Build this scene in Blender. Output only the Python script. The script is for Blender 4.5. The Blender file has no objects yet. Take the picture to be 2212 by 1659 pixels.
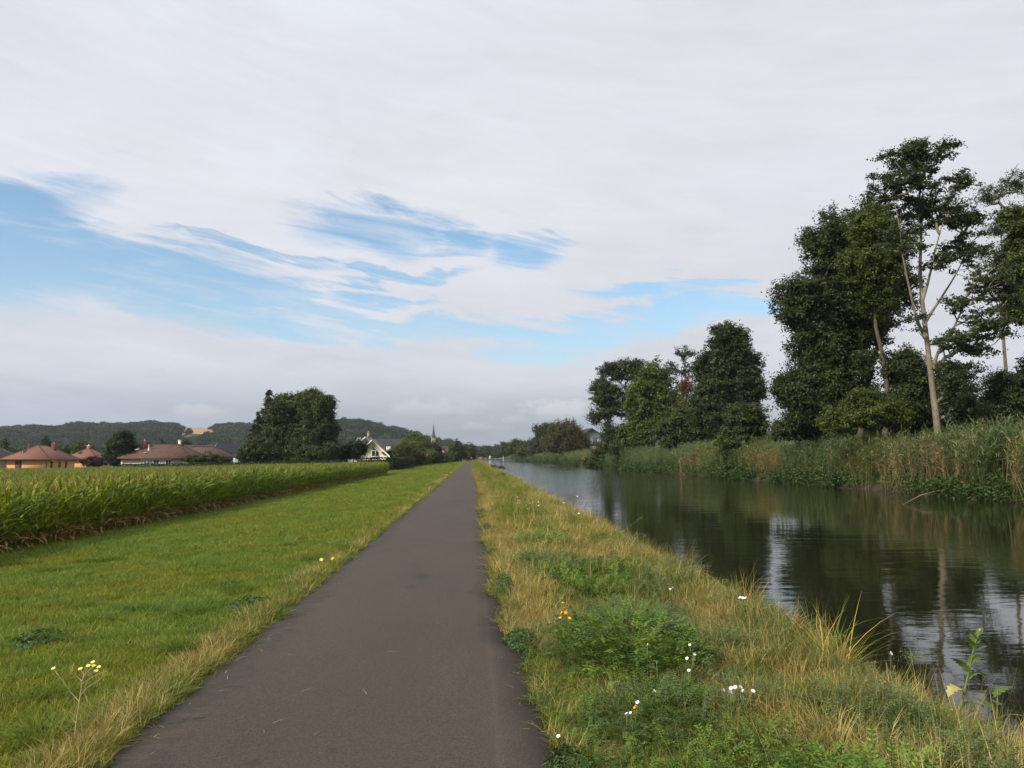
import bpy, math, random
import numpy as np
from mathutils import Vector, Matrix

rng = np.random.default_rng(11)
random.seed(11)
SC = bpy.context.scene
COL = SC.collection
R = math.radians

# ------------------------------------------------------------------ camera
H_EYE = 1.7
PITCH, YAW = R(5.22), R(2.93)
cam_d = bpy.data.cameras.new('camera')
cam_d.sensor_width = 36.0
cam_d.lens = 36.0 * 799.0 / 1024.0
cam_d.clip_start = 0.05
cam_d.clip_end = 12000
cam = bpy.data.objects.new('camera', cam_d)
COL.objects.link(cam)
cam.location = (0, 0, H_EYE)
cam.rotation_euler = (R(90) + PITCH, 0, -YAW)
SC.camera = cam

# bearings read off the photograph (2212 x 1659 view of it), used to survey where things stand
FD = 1726.0
_f = np.array([math.sin(YAW) * math.cos(PITCH), math.cos(YAW) * math.cos(PITCH), math.sin(PITCH)])
_r = np.array([math.cos(YAW), -math.sin(YAW), 0.0])
_u = np.cross(_r, _f)
def ray(px, py):
    return _f + _r * (px - 1106) / FD + _u * (829.5 - py) / FD
def P(px, py, Y):
    d = ray(px, py)
    return np.array([0, 0, H_EYE]) + d * (Y / d[1])
def az_el(px, py):
    d = ray(px, py)
    d = d / np.linalg.norm(d)
    return math.atan2(d[0], d[1]), math.asin(d[2])

# ------------------------------------------------------------------ node helpers
class NT:
    def __init__(self, tree):
        self.t = tree
    def n(self, kind, **kw):
        nd = self.t.nodes.new(kind)
        for k, v in kw.items():
            setattr(nd, k, v)
        return nd
    def set(self, sock, v):
        if isinstance(v, bpy.types.NodeSocket):
            self.t.links.new(v, sock)
        elif v is not None:
            if isinstance(v, (tuple, list)) and len(v) == 3 and sock.type == 'RGBA':
                v = (*v, 1.0)
            sock.default_value = v
    def m(self, op, a=None, b=None, c=None, clamp=False):
        nd = self.n('ShaderNodeMath', operation=op)
        nd.use_clamp = clamp
        for i, v in enumerate((a, b, c)):
            if v is not None:
                self.set(nd.inputs[i], v)
        return nd.outputs[0]
    def step(self, x, lo, hi, a=0.0, b=1.0):
        nd = self.n('ShaderNodeMapRange', interpolation_type='SMOOTHSTEP')
        for i, v in enumerate((x, lo, hi, a, b)):
            self.set(nd.inputs[i], v)
        return nd.outputs[0]
    def lin(self, x, lo, hi, a=0.0, b=1.0):
        nd = self.n('ShaderNodeMapRange')
        for i, v in enumerate((x, lo, hi, a, b)):
            self.set(nd.inputs[i], v)
        return nd.outputs[0]
    def mix(self, fac, a, b, mode='MIX'):
        nd = self.n('ShaderNodeMix', data_type='RGBA', blend_type=mode)
        self.set(nd.inputs[0], fac)
        self.set(nd.inputs[6], a)
        self.set(nd.inputs[7], b)
        return nd.outputs[2]
    def noise(self, vec, scale, detail=4, rough=0.55, dist=0.0, out=0):
        nd = self.n('ShaderNodeTexNoise')
        self.set(nd.inputs['Vector'], vec)
        nd.inputs['Scale'].default_value = scale
        nd.inputs['Detail'].default_value = detail
        nd.inputs['Roughness'].default_value = rough
        nd.inputs['Distortion'].default_value = dist
        return nd.outputs[out]
    def xyz(self, x=0.0, y=0.0, z=0.0):
        nd = self.n('ShaderNodeCombineXYZ')
        for i, v in enumerate((x, y, z)):
            self.set(nd.inputs[i], v)
        return nd.outputs[0]
    def sep(self, v):
        nd = self.n('ShaderNodeSeparateXYZ')
        self.set(nd.inputs[0], v)
        return nd.outputs
    def ramp(self, x, stops):
        nd = self.n('ShaderNodeValToRGB')
        cr = nd.color_ramp
        while len(cr.elements) < len(stops):
            cr.elements.new(0.5)
        for e, (p, c) in zip(cr.elements, stops):
            e.position = p
            e.color = (*c, 1.0)
        self.set(nd.inputs[0], x)
        return nd.outputs[0]
    def curve(self, x, pts):
        nd = self.n('ShaderNodeFloatCurve')
        c = nd.mapping.curves[0]
        while len(c.points) < len(pts):
            c.points.new(0.5, 0.5)
        for p, (a, b) in zip(c.points, pts):
            p.location = (a, b)
            p.handle_type = 'AUTO'
        nd.mapping.use_clip = False
        nd.mapping.update()
        self.set(nd.inputs['Value'], x)
        return nd.outputs[0]

# ------------------------------------------------------------------ sky, sun, exposure
SUN_AZ, SUN_EL = R(-128), R(34)          # azimuth from +Y towards +X: the sun stands on the left, a little behind
world = bpy.data.worlds.new('World')
SC.world = world
world.use_nodes = True
wt = NT(world.node_tree)
world.node_tree.nodes.clear()
SKY_STRENGTH = 0.12
EXPO = 0.57
sky = wt.n('ShaderNodeTexSky', sky_type='NISHITA')
sky.sun_disc = False
sky.sun_elevation = SUN_EL
sky.sun_rotation = SUN_AZ
sky.altitude = 150
sky.air_density = 1.0
sky.dust_density = 0.6
sky.ozone_density = 1.6
tc = wt.n('ShaderNodeTexCoord').outputs['Generated']
dx, dy, dz = wt.sep(tc)
el = wt.m('ARCSINE', dz)
az = wt.m('ARCTAN2', dx, dy)
zz = wt.m('ADD', wt.m('MAXIMUM', dz, 0.0), 0.10)
q = wt.xyz(wt.m('DIVIDE', dx, zz), wt.m('DIVIDE', dy, zz), 0.0)
n_big = wt.noise(q, 0.55, 7, 0.58, 0.5)
n_mid = wt.noise(q, 1.5, 8, 0.6, 0.8)
qs = wt.xyz(wt.m('MULTIPLY', az, 2.6), wt.m('ADD', wt.m('MULTIPLY', el, 13.0), wt.m('MULTIPLY', az, 2.2)), 3.1)
n_str = wt.noise(qs, 1.5, 8, 0.6, 0.9)       # long thin streaks
az_w = wt.m('ADD', az, wt.m('MULTIPLY', wt.m('SUBTRACT', n_mid, 0.5), 0.10))
el_w = wt.m('ADD', wt.m('ADD', el, wt.m('MULTIPLY', wt.m('SUBTRACT', n_str, 0.5), 0.11)),
            wt.m('MULTIPLY', wt.m('SUBTRACT', n_mid, 0.5), 0.05))
AZ0, AZ1 = -0.75, 0.75
def sky_curve(pts):                       # pts: (px, py, half height) along the centre of a gap in the cloud
    c, w = [], []
    for px, py, hh in pts:
        a, e = az_el(px, py)
        t = (a - AZ0) / (AZ1 - AZ0)
        c.append((t, e))
        w.append((t, hh / FD))
    t = wt.m('DIVIDE', wt.m('SUBTRACT', az_w, AZ0), AZ1 - AZ0, clamp=True)
    cc, ww = wt.curve(t, c), wt.curve(t, w)
    d = wt.m('ABSOLUTE', wt.m('DIVIDE', wt.m('SUBTRACT', el_w, cc), ww))
    return wt.step(d, 0.25, 1.55, 1.0, 0.0)
def sky_spot(px, py, rx, ry, tilt=0.0, lo=0.2, hi=1.5, warp=True):
    a, e = az_el(px, py)
    u = wt.m('SUBTRACT', az_w if warp else az, a)
    v = wt.m('SUBTRACT', el_w if warp else el, e)
    ct, st = math.cos(tilt), math.sin(tilt)
    uu = wt.m('DIVIDE', wt.m('ADD', wt.m('MULTIPLY', u, ct), wt.m('MULTIPLY', v, st)), rx / FD)
    vv = wt.m('DIVIDE', wt.m('SUBTRACT', wt.m('MULTIPLY', v, ct), wt.m('MULTIPLY', u, st)), ry / FD)
    d = wt.m('SQRT', wt.m('ADD', wt.m('MULTIPLY', uu, uu), wt.m('MULTIPLY', vv, vv)))
    return wt.step(d, lo, hi, 1.0, 0.0)
blue = sky_curve([(-400, 470, 60), (-150, 500, 110), (0, 520, 128), (150, 545, 105), (300, 600, 78), (450, 620, 74),
                  (600, 650, 58), (750, 690, 40), (900, 735, 34), (1100, 738, 40), (1300, 722, 40),
                  (1480, 680, 44), (1620, 665, 30), (1850, 690, 6), (2100, 700, 1)])
for s in ((20, 430, 190, 62, 0.25), (835, 485, 200, 62, -0.12), (960, 520, 130, 30, 0.0), (1135, 535, 95, 34, 0.0),
          (1360, 630, 150, 26, 0.0), (830, 650, 120, 18, -0.1), (860, 590, 240, 16, 0.12), (560, 540, 240, 16, -0.1), (1190, 770, 150, 24, 0)):
    blue = wt.m('MAXIMUM', blue, sky_spot(*s))
side = wt.step(wt.m('ABSOLUTE', az), 0.62, 1.0)       # beyond the frame: scattered gaps of the same kind
blue = wt.m('MAXIMUM', blue, wt.m('MULTIPLY', side, wt.step(n_big, 0.55, 0.66)))
qf = wt.xyz(wt.m('ADD', wt.m('MULTIPLY', az, 5.0), wt.m('MULTIPLY', el, 3.0)), wt.m('ADD', wt.m('MULTIPLY', el, 30.0), wt.m('MULTIPLY', az, 4.0)), 7.7)
n_fine = wt.noise(qf, 1.6, 7, 0.62, 0.7)
brk = wt.m('ADD', wt.m('MULTIPLY', wt.m('SUBTRACT', 0.5, n_str), 1.5), wt.m('MULTIPLY', wt.m('SUBTRACT', 0.5, n_fine), 1.5))
brk = wt.m('MULTIPLY', brk, wt.step(az, -0.62, -0.25, 0.35, 1.0))
blue = wt.m('MULTIPLY', wt.step(wt.m('ADD', blue, wt.m('MULTIPLY', brk, 0.8)), 0.12, 1.0), wt.step(blue, 0.0, 0.3))
# cloud brightness: whiter overhead, greyer and bluer low down
c_base = wt.ramp(wt.lin(el, 0.0, 0.5), [(0.0, (0.37, 0.41, 0.47)), (0.08, (0.50, 0.535, 0.61)), (0.2, (0.655, 0.685, 0.765)),
                                         (0.36, (0.71, 0.73, 0.80)), (0.62, (0.765, 0.78, 0.84)), (1.0, (0.75, 0.775, 0.84))])
right = wt.step(az, -0.35, 0.4)
c_base = wt.mix(wt.m('MULTIPLY', right, 0.45), c_base, (0.70, 0.70, 0.745))
c_base = wt.mix(wt.step(el, 0.105, 0.01, 0.0, 0.9), c_base, wt.mix(wt.step(az, -0.45, -0.1), (0.44, 0.49, 0.60), (0.34, 0.385, 0.44)))
shade = wt.lin(n_big, 0.3, 0.7, 0.90, 1.05)
shade = wt.m('MULTIPLY', shade, wt.lin(n_mid, 0.3, 0.7, 0.955, 1.04))
shade = wt.m('MULTIPLY', shade, wt.lin(n_fine, 0.3, 0.7, 0.965, 1.03))
c_base = wt.mix(wt.step(n_mid, 0.5, 0.72, 0.0, 0.35), c_base, wt.mix(1.0, c_base, (0.91, 0.945, 1.02), 'MULTIPLY'))
cloud = wt.mix(1.0, c_base, wt.xyz(shade, shade, shade), 'MULTIPLY')
puff_n = wt.noise(wt.xyz(wt.m('MULTIPLY', az, 34.0), wt.m('MULTIPLY', el, 60.0), 0.7), 1.0, 6, 0.6)
puffs = None
for px, py, rx, ry, k in ((1200, 890, 100, 30, 0.95), (430, 890, 62, 22, 0.55), (1040, 747, 110, 20, 0.9), (930, 885, 130, 26, 0.5),
                          (1030, 925, 90, 12, 0.35), (1110, 905, 60, 14, 0.5)):
    a, e = az_el(px, py)
    u = wt.m('DIVIDE', wt.m('SUBTRACT', az, a), rx / FD)
    v = wt.m('DIVIDE', wt.m('SUBTRACT', el, e), ry / FD)
    d = wt.m('SQRT', wt.m('ADD', wt.m('MULTIPLY', u, u), wt.m('MULTIPLY', v, v)))
    d = wt.m('ADD', d, wt.m('MULTIPLY', wt.m('SUBTRACT', puff_n, 0.5), 2.6))
    s = wt.m('MULTIPLY', wt.step(d, 0.35, 1.0, 1.0, 0.0), wt.m('MULTIPLY', wt.step(v, -1.0, 0.8, 0.0, 1.0), k))
    puffs = s if puffs is None else wt.m('MAXIMUM', puffs, s)
cloud = wt.mix(puffs, cloud, (0.68, 0.69, 0.72))
blue = wt.m('MULTIPLY', blue, wt.m('SUBTRACT', 1.0, puffs))
skyc = wt.mix(1.0, sky.outputs[0], (SKY_STRENGTH,) * 3, 'MULTIPLY')
skyc = wt.mix(1.0, skyc, (0.98, 1.26, 1.32), 'MULTIPLY')
skyc = wt.mix(wt.step(el, 0.30, 0.08, 0.06, 0.42), skyc, (0.52, 0.64, 0.72))      # thin veil of high cloud
veil = wt.m('ADD', wt.lin(n_fine, 0.38, 0.66, 0.95, 0.52), wt.step(az, -0.2, -0.5, 0.0, 0.22), clamp=True)
final = wt.mix(wt.m('MULTIPLY', blue, wt.m('MINIMUM', veil, 0.93)), cloud, skyc)
bg = wt.n('ShaderNodeBackground')
wt.set(bg.inputs[0], wt.mix(1.0, final, (0.72 / SKY_STRENGTH,) * 3, 'MULTIPLY'))
bg.inputs[1].default_value = SKY_STRENGTH
wo = wt.n('ShaderNodeOutputWorld')
world.node_tree.links.new(bg.outputs[0], wo.inputs[0])

sun_d = bpy.data.lights.new('sun', 'SUN')
sun_d.energy = 3.2
sun_d.angle = R(2)
sun_d.color = (1.0, 0.90, 0.74)
sun = bpy.data.objects.new('sun', sun_d)
COL.objects.link(sun)
sv = Vector((math.sin(SUN_AZ) * math.cos(SUN_EL), math.cos(SUN_AZ) * math.cos(SUN_EL), math.sin(SUN_EL)))
sun.rotation_euler = sv.to_track_quat('Z', 'Y').to_euler()
SC.view_settings.view_transform = 'Standard'
SC.view_settings.look = 'None'
SC.view_settings.gamma = 1.0
SC.view_settings.use_curve_mapping = False
SC.view_settings.exposure = EXPO
SC.render.engine = 'CYCLES'
SC.cycles.use_denoising = True
SC.cycles.max_bounces = 6
SC.cycles.diffuse_bounces = 3
SC.cycles.glossy_bounces = 3
SC.cycles.transmission_bounces = 3
SC.cycles.volume_bounces = 0
SC.cycles.transparent_max_bounces = 6

# ------------------------------------------------------------------ materials
def new_mat(name):
    m = bpy.data.materials.new(name)
    m.use_nodes = True
    m.node_tree.nodes.clear()
    return m, NT(m.node_tree)
def finish(m, t, shader, disp=None):
    o = t.n('ShaderNodeOutputMaterial')
    m.node_tree.links.new(shader, o.inputs[0])
    return m
def principled(t, color, rough=0.6, bump=None, bump_d=0.01, spec=0.5, metal=0.0):
    b = t.n('ShaderNodeBsdfPrincipled')
    t.set(b.inputs['Base Color'], color)
    t.set(b.inputs['Roughness'], rough)
    t.set(b.inputs['Specular IOR Level'], spec)
    t.set(b.inputs['Metallic'], metal)
    if bump is not None:
        bn = t.n('ShaderNodeBump')
        bn.inputs['Strength'].default_value = 1.0
        bn.inputs['Distance'].default_value = bump_d
        t.set(bn.inputs['Height'], bump)
        t.t.links.new(bn.outputs[0], b.inputs['Normal'])
    return b.outputs[0]
def plain(name, color, rough=0.7, var=0.12, scale=3.0, spec=0.3, metal=0.0, bump=0.0):
    m, t = new_mat(name)
    pos = t.n('ShaderNodeNewGeometry').outputs['Position']
    n = t.noise(pos, scale, 5, 0.6)
    k = t.lin(n, 0.25, 0.75, 1 - var, 1 + var)
    c = t.mix(1.0, color, t.xyz(k, k, k), 'MULTIPLY')
    return finish(m, t, principled(t, c, rough, n if bump else None, bump, spec, metal))
def leafy(name, transl=0.3, rough=0.5, inst_var=0.25, patch=None, patch_scale=0.3, patch_rng=(0.4, 0.65), spec=0.25, tint=(1, 1, 1)):
    """Plant surface: the colour is stored per leaf; instances and places vary it."""
    m, t = new_mat(name)
    c = t.n('ShaderNodeAttribute', attribute_name='col').outputs['Color']
    c = t.mix(1.0, c, tint, 'MULTIPLY')
    if patch is not None:
        pos = t.n('ShaderNodeNewGeometry').outputs['Position']
        f = t.step(t.noise(pos, patch_scale, 4, 0.6), *patch_rng)
        c = t.mix(f, c, t.mix(1.0, c, patch, 'MULTIPLY'))
    if inst_var:
        rnd = t.n('ShaderNodeObjectInfo').outputs['Random']
        k = t.lin(rnd, 0, 1, 1 - inst_var, 1 + inst_var)
        c = t.mix(1.0, c, t.xyz(k, k, k), 'MULTIPLY')
    p = principled(t, c, rough, spec=spec)
    tr = t.n('ShaderNodeBsdfTranslucent')
    t.set(tr.inputs[0], t.mix(1.0, c, (1.15, 1.25, 0.55), 'MULTIPLY'))
    mx = t.n('ShaderNodeMixShader')
    mx.inputs[0].default_value = transl
    t.t.links.new(p, mx.inputs[1])
    t.t.links.new(tr.outputs[0], mx.inputs[2])
    return finish(m, t, mx.outputs[0])

M = {}
M['tree_leaf'] = leafy('tree_leaf', 0.36, 0.5, 0.0, spec=0.3)
M['forest_leaf'] = leafy('forest_leaf', 0.15, 0.7, 0.5, patch=(1.8, 1.5, 1.0), patch_scale=0.011, patch_rng=(0.48, 0.66))
M['lawn'] = leafy('lawn_blade', 0.35, 0.5, 0.22, patch=(1.35, 1.0, 0.8), patch_scale=0.55, spec=0.2)
M['verge'] = leafy('verge_blade', 0.35, 0.5, 0.28, patch=(1.25, 1.0, 0.8), patch_scale=0.8, spec=0.2)
M['straw'] = leafy('straw_blade', 0.25, 0.6, 0.3, patch=(0.85, 0.82, 0.75), patch_scale=0.9, spec=0.2)
M['corn'] = leafy('corn_leaf', 0.35, 0.42, 0.18, patch=(1.25, 1.05, 0.8), patch_scale=0.12, spec=0.35)
M['reed'] = leafy('reed_leaf', 0.3, 0.45, 0.22, patch=(1.2, 1.05, 0.85), patch_scale=0.2, spec=0.3)
M['weed'] = leafy('weed_leaf', 0.3, 0.5, 0.15, spec=0.25)
M['bark'] = plain('bark', (0.10, 0.082, 0.062), 0.9, 0.35, 6.0)
M['pale_bark'] = plain('pale_bark', (0.185, 0.160, 0.118), 0.85, 0.35, 2.0)
M['twig'] = plain('twig', (0.14, 0.12, 0.09), 0.9, 0.3, 6.0)

# asphalt: aggregate speckle, a paler worn line, fringe grass shadow painted in over moss and damp along the left edge, two small stains
m, t = new_mat('asphalt')
pos = t.n('ShaderNodeNewGeometry').outputs['Position']
px_, py_, pz_ = t.sep(pos)
agg = t.noise(pos, 130, 3, 0.75)
agg2 = t.noise(pos, 55, 3, 0.65)
big = t.noise(t.xyz(px_, t.m('MULTIPLY', py_, 0.35), 0.0), 0.8, 5, 0.6)
c = t.ramp(agg, [(0.28, (0.024, 0.018, 0.013)), (0.45, (0.060, 0.047, 0.036)), (0.58, (0.070, 0.056, 0.043)), (0.74, (0.17, 0.15, 0.125))])
k = t.lin(big, 0.3, 0.7, 0.88, 1.12)
k = t.m('MULTIPLY', k, t.lin(agg2, 0.3, 0.7, 0.74, 1.26))
c = t.mix(1.0, c, t.xyz(k, k, k), 'MULTIPLY')
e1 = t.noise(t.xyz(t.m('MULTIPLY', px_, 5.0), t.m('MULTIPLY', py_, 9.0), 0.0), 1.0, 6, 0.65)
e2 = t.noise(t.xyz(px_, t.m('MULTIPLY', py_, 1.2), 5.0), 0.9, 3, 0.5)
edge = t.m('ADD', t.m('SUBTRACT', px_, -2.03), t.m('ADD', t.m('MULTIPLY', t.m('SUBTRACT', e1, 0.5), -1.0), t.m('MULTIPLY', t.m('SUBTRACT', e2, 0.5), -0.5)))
dark = t.step(edge, 0.10, 0.36, 0.6, 0.0)  # painted shade of the fringe grass, together with the mossy edge
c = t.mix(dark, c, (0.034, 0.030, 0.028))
redge = t.step(t.m('ADD', t.m('SUBTRACT', px_, 0.06), t.m('MULTIPLY', t.m('SUBTRACT', e1, 0.5), 0.3)), 0.36, 0.52, 0.0, 0.45)
c = t.mix(redge, c, (0.04, 0.034, 0.03))
for sx, sy, sr in ((-0.66, 11.45, 0.17), (-0.75, 10.6, 0.10), (-0.78, 4.75, 0.05), (-1.18, 4.62, 0.05), (0.02, 10.2, 0.05)):
    d = t.m('SQRT', t.m('ADD', t.m('POWER', t.m('SUBTRACT', px_, sx), 2.0), t.m('POWER', t.m('MULTIPLY', t.m('SUBTRACT', py_, sy), 0.45), 2.0)))
    d = t.m('ADD', d, t.m('MULTIPLY', t.m('SUBTRACT', e1, 0.5), 0.2))
    c = t.mix(t.step(d, sr * 0.3, sr, 0.6, 0.0), c, (0.035, 0.03, 0.03))
line = t.m('ABSOLUTE', t.m('SUBTRACT', px_, 0.17))
c = t.mix(t.step(t.m('ADD', line, t.m('MULTIPLY', agg2, 0.05)), 0.0, 0.07, 0.16, 0.0), c, (0.15, 0.135, 0.12))
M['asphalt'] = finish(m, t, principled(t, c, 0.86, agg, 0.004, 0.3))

# water: dark green-brown body, mirror surface with small wind ripples in drifting patches
m, t = new_mat('water')
pos = t.n('ShaderNodeNewGeometry').outputs['Position']
px_, py_, pz_ = t.sep(pos)
w1 = t.noise(t.xyz(t.m('MULTIPLY', px_, 0.8), t.m('MULTIPLY', py_, 1.5), 0.0), 2.6, 4, 0.55, 0.6)
w2 = t.noise(t.xyz(t.m('MULTIPLY', px_, 0.38), t.m('MULTIPLY', py_, 1.7), 4.0), 0.95, 3, 0.5, 0.4)
w3 = t.noise(t.xyz(t.m('MULTIPLY', px_, 0.9), t.m('MULTIPLY', py_, 2.0), 9.0), 9.0, 2, 0.5)
wind = t.step(t.noise(t.xyz(px_, t.m('MULTIPLY', py_, 0.5), 2.0), 0.09, 3, 0.5), 0.42, 0.62, 0.35, 1.0)
far = t.step(py_, 28.0, 75.0, 0.0, 5.0)
amp = t.m('ADD', wind, far)
h = t.m('ADD', t.m('MULTIPLY', w1, 0.009), t.m('ADD', t.m('MULTIPLY', w2, 0.034), t.m('MULTIPLY', w3, 0.0010)))
h = t.m('MULTIPLY', t.m('MULTIPLY', h, amp), 0.30)
M['water'] = finish(m, t, principled(t, (0.012, 0.013, 0.006), 0.03, h, 1.0, 0.5))

# bare ground sheet colours
def ground_mat(name, a, b, scale, sc2=8.0):
    m, t = new_mat(name)
    pos = t.n('ShaderNodeNewGeometry').outputs['Position']
    n1 = t.noise(pos, scale, 6, 0.6)
    n2 = t.noise(pos, sc2, 5, 0.65)
    f = t.m('ADD', t.m('MULTIPLY', n1, 0.6), t.m('MULTIPLY', n2, 0.4))
    c = t.mix(t.step(f, 0.38, 0.62), a, b)
    return finish(m, t, principled(t, c, 0.95, n2, 0.03, 0.15))
M['turf'] = ground_mat('turf', (0.060, 0.085, 0.014), (0.105, 0.125, 0.022), 0.4)
M['verge_soil'] = ground_mat('verge_soil', (0.085, 0.075, 0.028), (0.16, 0.125, 0.05), 0.7)
M['soil'] = ground_mat('soil', (0.045, 0.033, 0.02), (0.085, 0.06, 0.036), 0.7)
M['mud'] = ground_mat('mud', (0.03, 0.026, 0.016), (0.06, 0.05, 0.03), 0.7)
M['meadow'] = ground_mat('meadow', (0.055, 0.085, 0.02), (0.10, 0.115, 0.03), 0.02, 0.4)
M['wheat'] = ground_mat('ripe_wheat', (0.34, 0.21, 0.125), (0.40, 0.25, 0.15), 0.006, 0.05)
M['woodfloor'] = ground_mat('wood_floor', (0.022, 0.034, 0.014), (0.04, 0.055, 0.02), 0.02, 0.2)

# ------------------------------------------------------------------ mesh helpers
def make_mesh(name, V, faces, col=None, mats=(), mi=None, smooth=False):
    """faces: list of integer arrays (n,3) or (n,4)."""
    V = np.asarray(V, np.float32)
    faces = [np.asarray(f, np.int32) for f in faces if len(f)]
    me = bpy.data.meshes.new(name)
    me.vertices.add(len(V))
    me.vertices.foreach_set('co', V.ravel())
    tot = np.concatenate([np.full(len(f), f.shape[1], np.int32) for f in faces])
    idx = np.concatenate([f.ravel() for f in faces])
    me.loops.add(len(idx))
    me.loops.foreach_set('vertex_index', idx)
    me.polygons.add(len(tot))
    st = np.zeros(len(tot), np.int32)
    st[1:] = np.cumsum(tot)[:-1]
    me.polygons.foreach_set('loop_start', st)
    for mm in mats:
        me.materials.append(mm)
    if mi is not None:
        me.polygons.foreach_set('material_index', np.asarray(mi, np.int32))
    if smooth:
        me.polygons.foreach_set('use_smooth', np.ones(len(tot), bool))
    if col is not None:
        a = me.color_attributes.new('col', 'FLOAT_COLOR', 'POINT')
        c4 = np.ones((len(V), 4), np.float32)
        c4[:, :3] = col
        a.data.foreach_set('color', c4.ravel())
    me.update(calc_edges=True)
    return me
def link(name, me, parent=None, loc=None):
    o = bpy.data.objects.new(name, me)
    COL.objects.link(o)
    if parent is not None:
        o.parent = parent
    if loc is not None:
        o.location = loc
    return o
def tag(o, label=None, cat=None, group=None, kind=None):
    if label: o['label'] = label
    if cat: o['category'] = cat
    if group: o['group'] = group
    if kind: o['kind'] = kind
    return o
def empty(name, loc, rz=0.0):
    o = bpy.data.objects.new(name, None)
    COL.objects.link(o)
    o.location = [float(v) for v in loc]
    o.rotation_euler = (0, 0, rz)
    o.empty_display_size = 0.2
    return o
class MB:
    """collects shapes and links them as ONE mesh object"""
    def __init__(s):
        s.V, s.F, s.C, s.I, s.n = [], [], [], [], 0
    def add(s, V, F, col=(1, 1, 1), mi=0):
        V = np.asarray(V, float).reshape(-1, 3)
        for f in (F if isinstance(F, list) else [F]):
            f = np.asarray(f, np.int64)
            s.F.append(f + s.n)
            s.I.append(np.full(len(f), mi))
        s.V.append(V)
        s.C.append(np.broadcast_to(np.asarray(col, float), (len(V), 3)))
        s.n += len(V)
        return s
    def box(s, lo, hi, mi=0, col=(1, 1, 1)):
        x0, y0, z0 = lo
        x1, y1, z1 = hi
        V = [(x0, y0, z0), (x1, y0, z0), (x1, y1, z0), (x0, y1, z0), (x0, y0, z1), (x1, y0, z1), (x1, y1, z1), (x0, y1, z1)]
        F = [(0, 3, 2, 1), (4, 5, 6, 7), (0, 1, 5, 4), (1, 2, 6, 5), (2, 3, 7, 6), (3, 0, 4, 7)]
        F = np.array(F)
        return s.add(V, F, col, mi)
    def prism(s, poly, d, mi=0, axis='y', col=(1, 1, 1)):
        """poly: list of (a,b) in the plane x-z, swept from d[0] to d[1] along y (or y-z along x)"""
        n = len(poly)
        def pt(a, b, w):
            return (a, w, b) if axis == 'y' else ((w, a, b) if axis == 'x' else (a, b, w))
        V = [pt(a, b, d[0]) for a, b in poly] + [pt(a, b, d[1]) for a, b in poly]
        s.add(V, [np.array([(i, (i + 1) % n, n + (i + 1) % n, n + i) for i in range(n)])], col, mi)
        base = s.n - 2 * n
        for off in (0, n):
            f = np.array([[off + 0, off + i, off + i + 1] for i in range(1, n - 1)])
            s.F.append(f + base)
            s.I.append(np.full(len(f), mi))
        return s
    def tube(s, pts, rad, sides=6, mi=0, col=(1, 1, 1), cap=True):
        pts = np.asarray(pts, float)
        rad = np.broadcast_to(np.asarray(rad, float), (len(pts),))
        d = np.gradient(pts, axis=0)
        d /= np.linalg.norm(d, axis=1)[:, None] + 1e-9
        ref = np.array([0.31, 0.95, 0.05]) if abs(d[0][1]) < 0.8 else np.array([1.0, 0.1, 0.1])
        a = np.cross(d, ref)
        a /= np.linalg.norm(a, axis=1)[:, None] + 1e-9
        b = np.cross(d, a)
        th = np.linspace(0, 2 * math.pi, sides, endpoint=False)
        V = pts[:, None] + rad[:, None, None] * (a[:, None] * np.cos(th)[None, :, None] + b[:, None] * np.sin(th)[None, :, None])
        n = len(pts)
        i, j = np.meshgrid(np.arange(n - 1), np.arange(sides), indexing='ij')
        jn = (j + 1) % sides
        F = np.stack([i * sides + j, i * sides + jn, (i + 1) * sides + jn, (i + 1) * sides + j], -1).reshape(-1, 4)
        fl = [F]
        if cap:
            for e in (0, (n - 1) * sides):
                fl.append(np.array([[e, e + k, e + k + 1] for k in range(1, sides - 1)]))
        return s.add(V.reshape(-1, 3), fl, col, mi)
    def build(s, name, mats, parent=None, smooth=False, loc=None):
        V = np.concatenate(s.V)
        C = np.concatenate(s.C)
        q = [f for f in s.F if f.shape[1] == 4]
        tq = [i for f, i in zip(s.F, s.I) if f.shape[1] == 4]
        tr = [f for f in s.F if f.shape[1] == 3]
        tt = [i for f, i in zip(s.F, s.I) if f.shape[1] == 3]
        fl, mi = [], []
        if q: fl.append(np.concatenate(q)); mi += tq
        if tr: fl.append(np.concatenate(tr)); mi += tt
        me = make_mesh(name, V, fl, C, mats if isinstance(mats, (list, tuple)) else [mats], np.concatenate(mi), smooth)
        return link(name, me, parent, loc)

def vnoise(x, y, seed=0):
    """smooth value noise on numpy arrays, 0..1"""
    x = np.asarray(x, float); y = np.asarray(y, float)
    xi, yi = np.floor(x).astype(np.int64), np.floor(y).astype(np.int64)
    fx, fy = x - xi, y - yi
    fx, fy = fx * fx * (3 - 2 * fx), fy * fy * (3 - 2 * fy)
    def h(a, b):
        n = (a * 374761393 + b * 668265263 + seed * 974711) & 0x7fffffff
        n = ((n ^ (n >> 13)) * 1274126177) & 0x7fffffff
        return ((n ^ (n >> 16)) & 0xffff) / 65535.0
    return (h(xi, yi) * (1 - fx) + h(xi + 1, yi) * fx) * (1 - fy) + (h(xi, yi + 1) * (1 - fx) + h(xi + 1, yi + 1) * fx) * fy
def fbm(x, y, seed=0, o=3):
    s, a, t = 0, 0.5, 0
    for i in range(o):
        s = s + a * vnoise(x * 2 ** i, y * 2 ** i, seed + i)
        t += a
        a *= 0.5
    return s / t
def sstep(x, a, b):
    t = np.clip((np.asarray(x, float) - a) / (b - a), 0, 1)
    return t * t * (3 - 2 * t)

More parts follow.
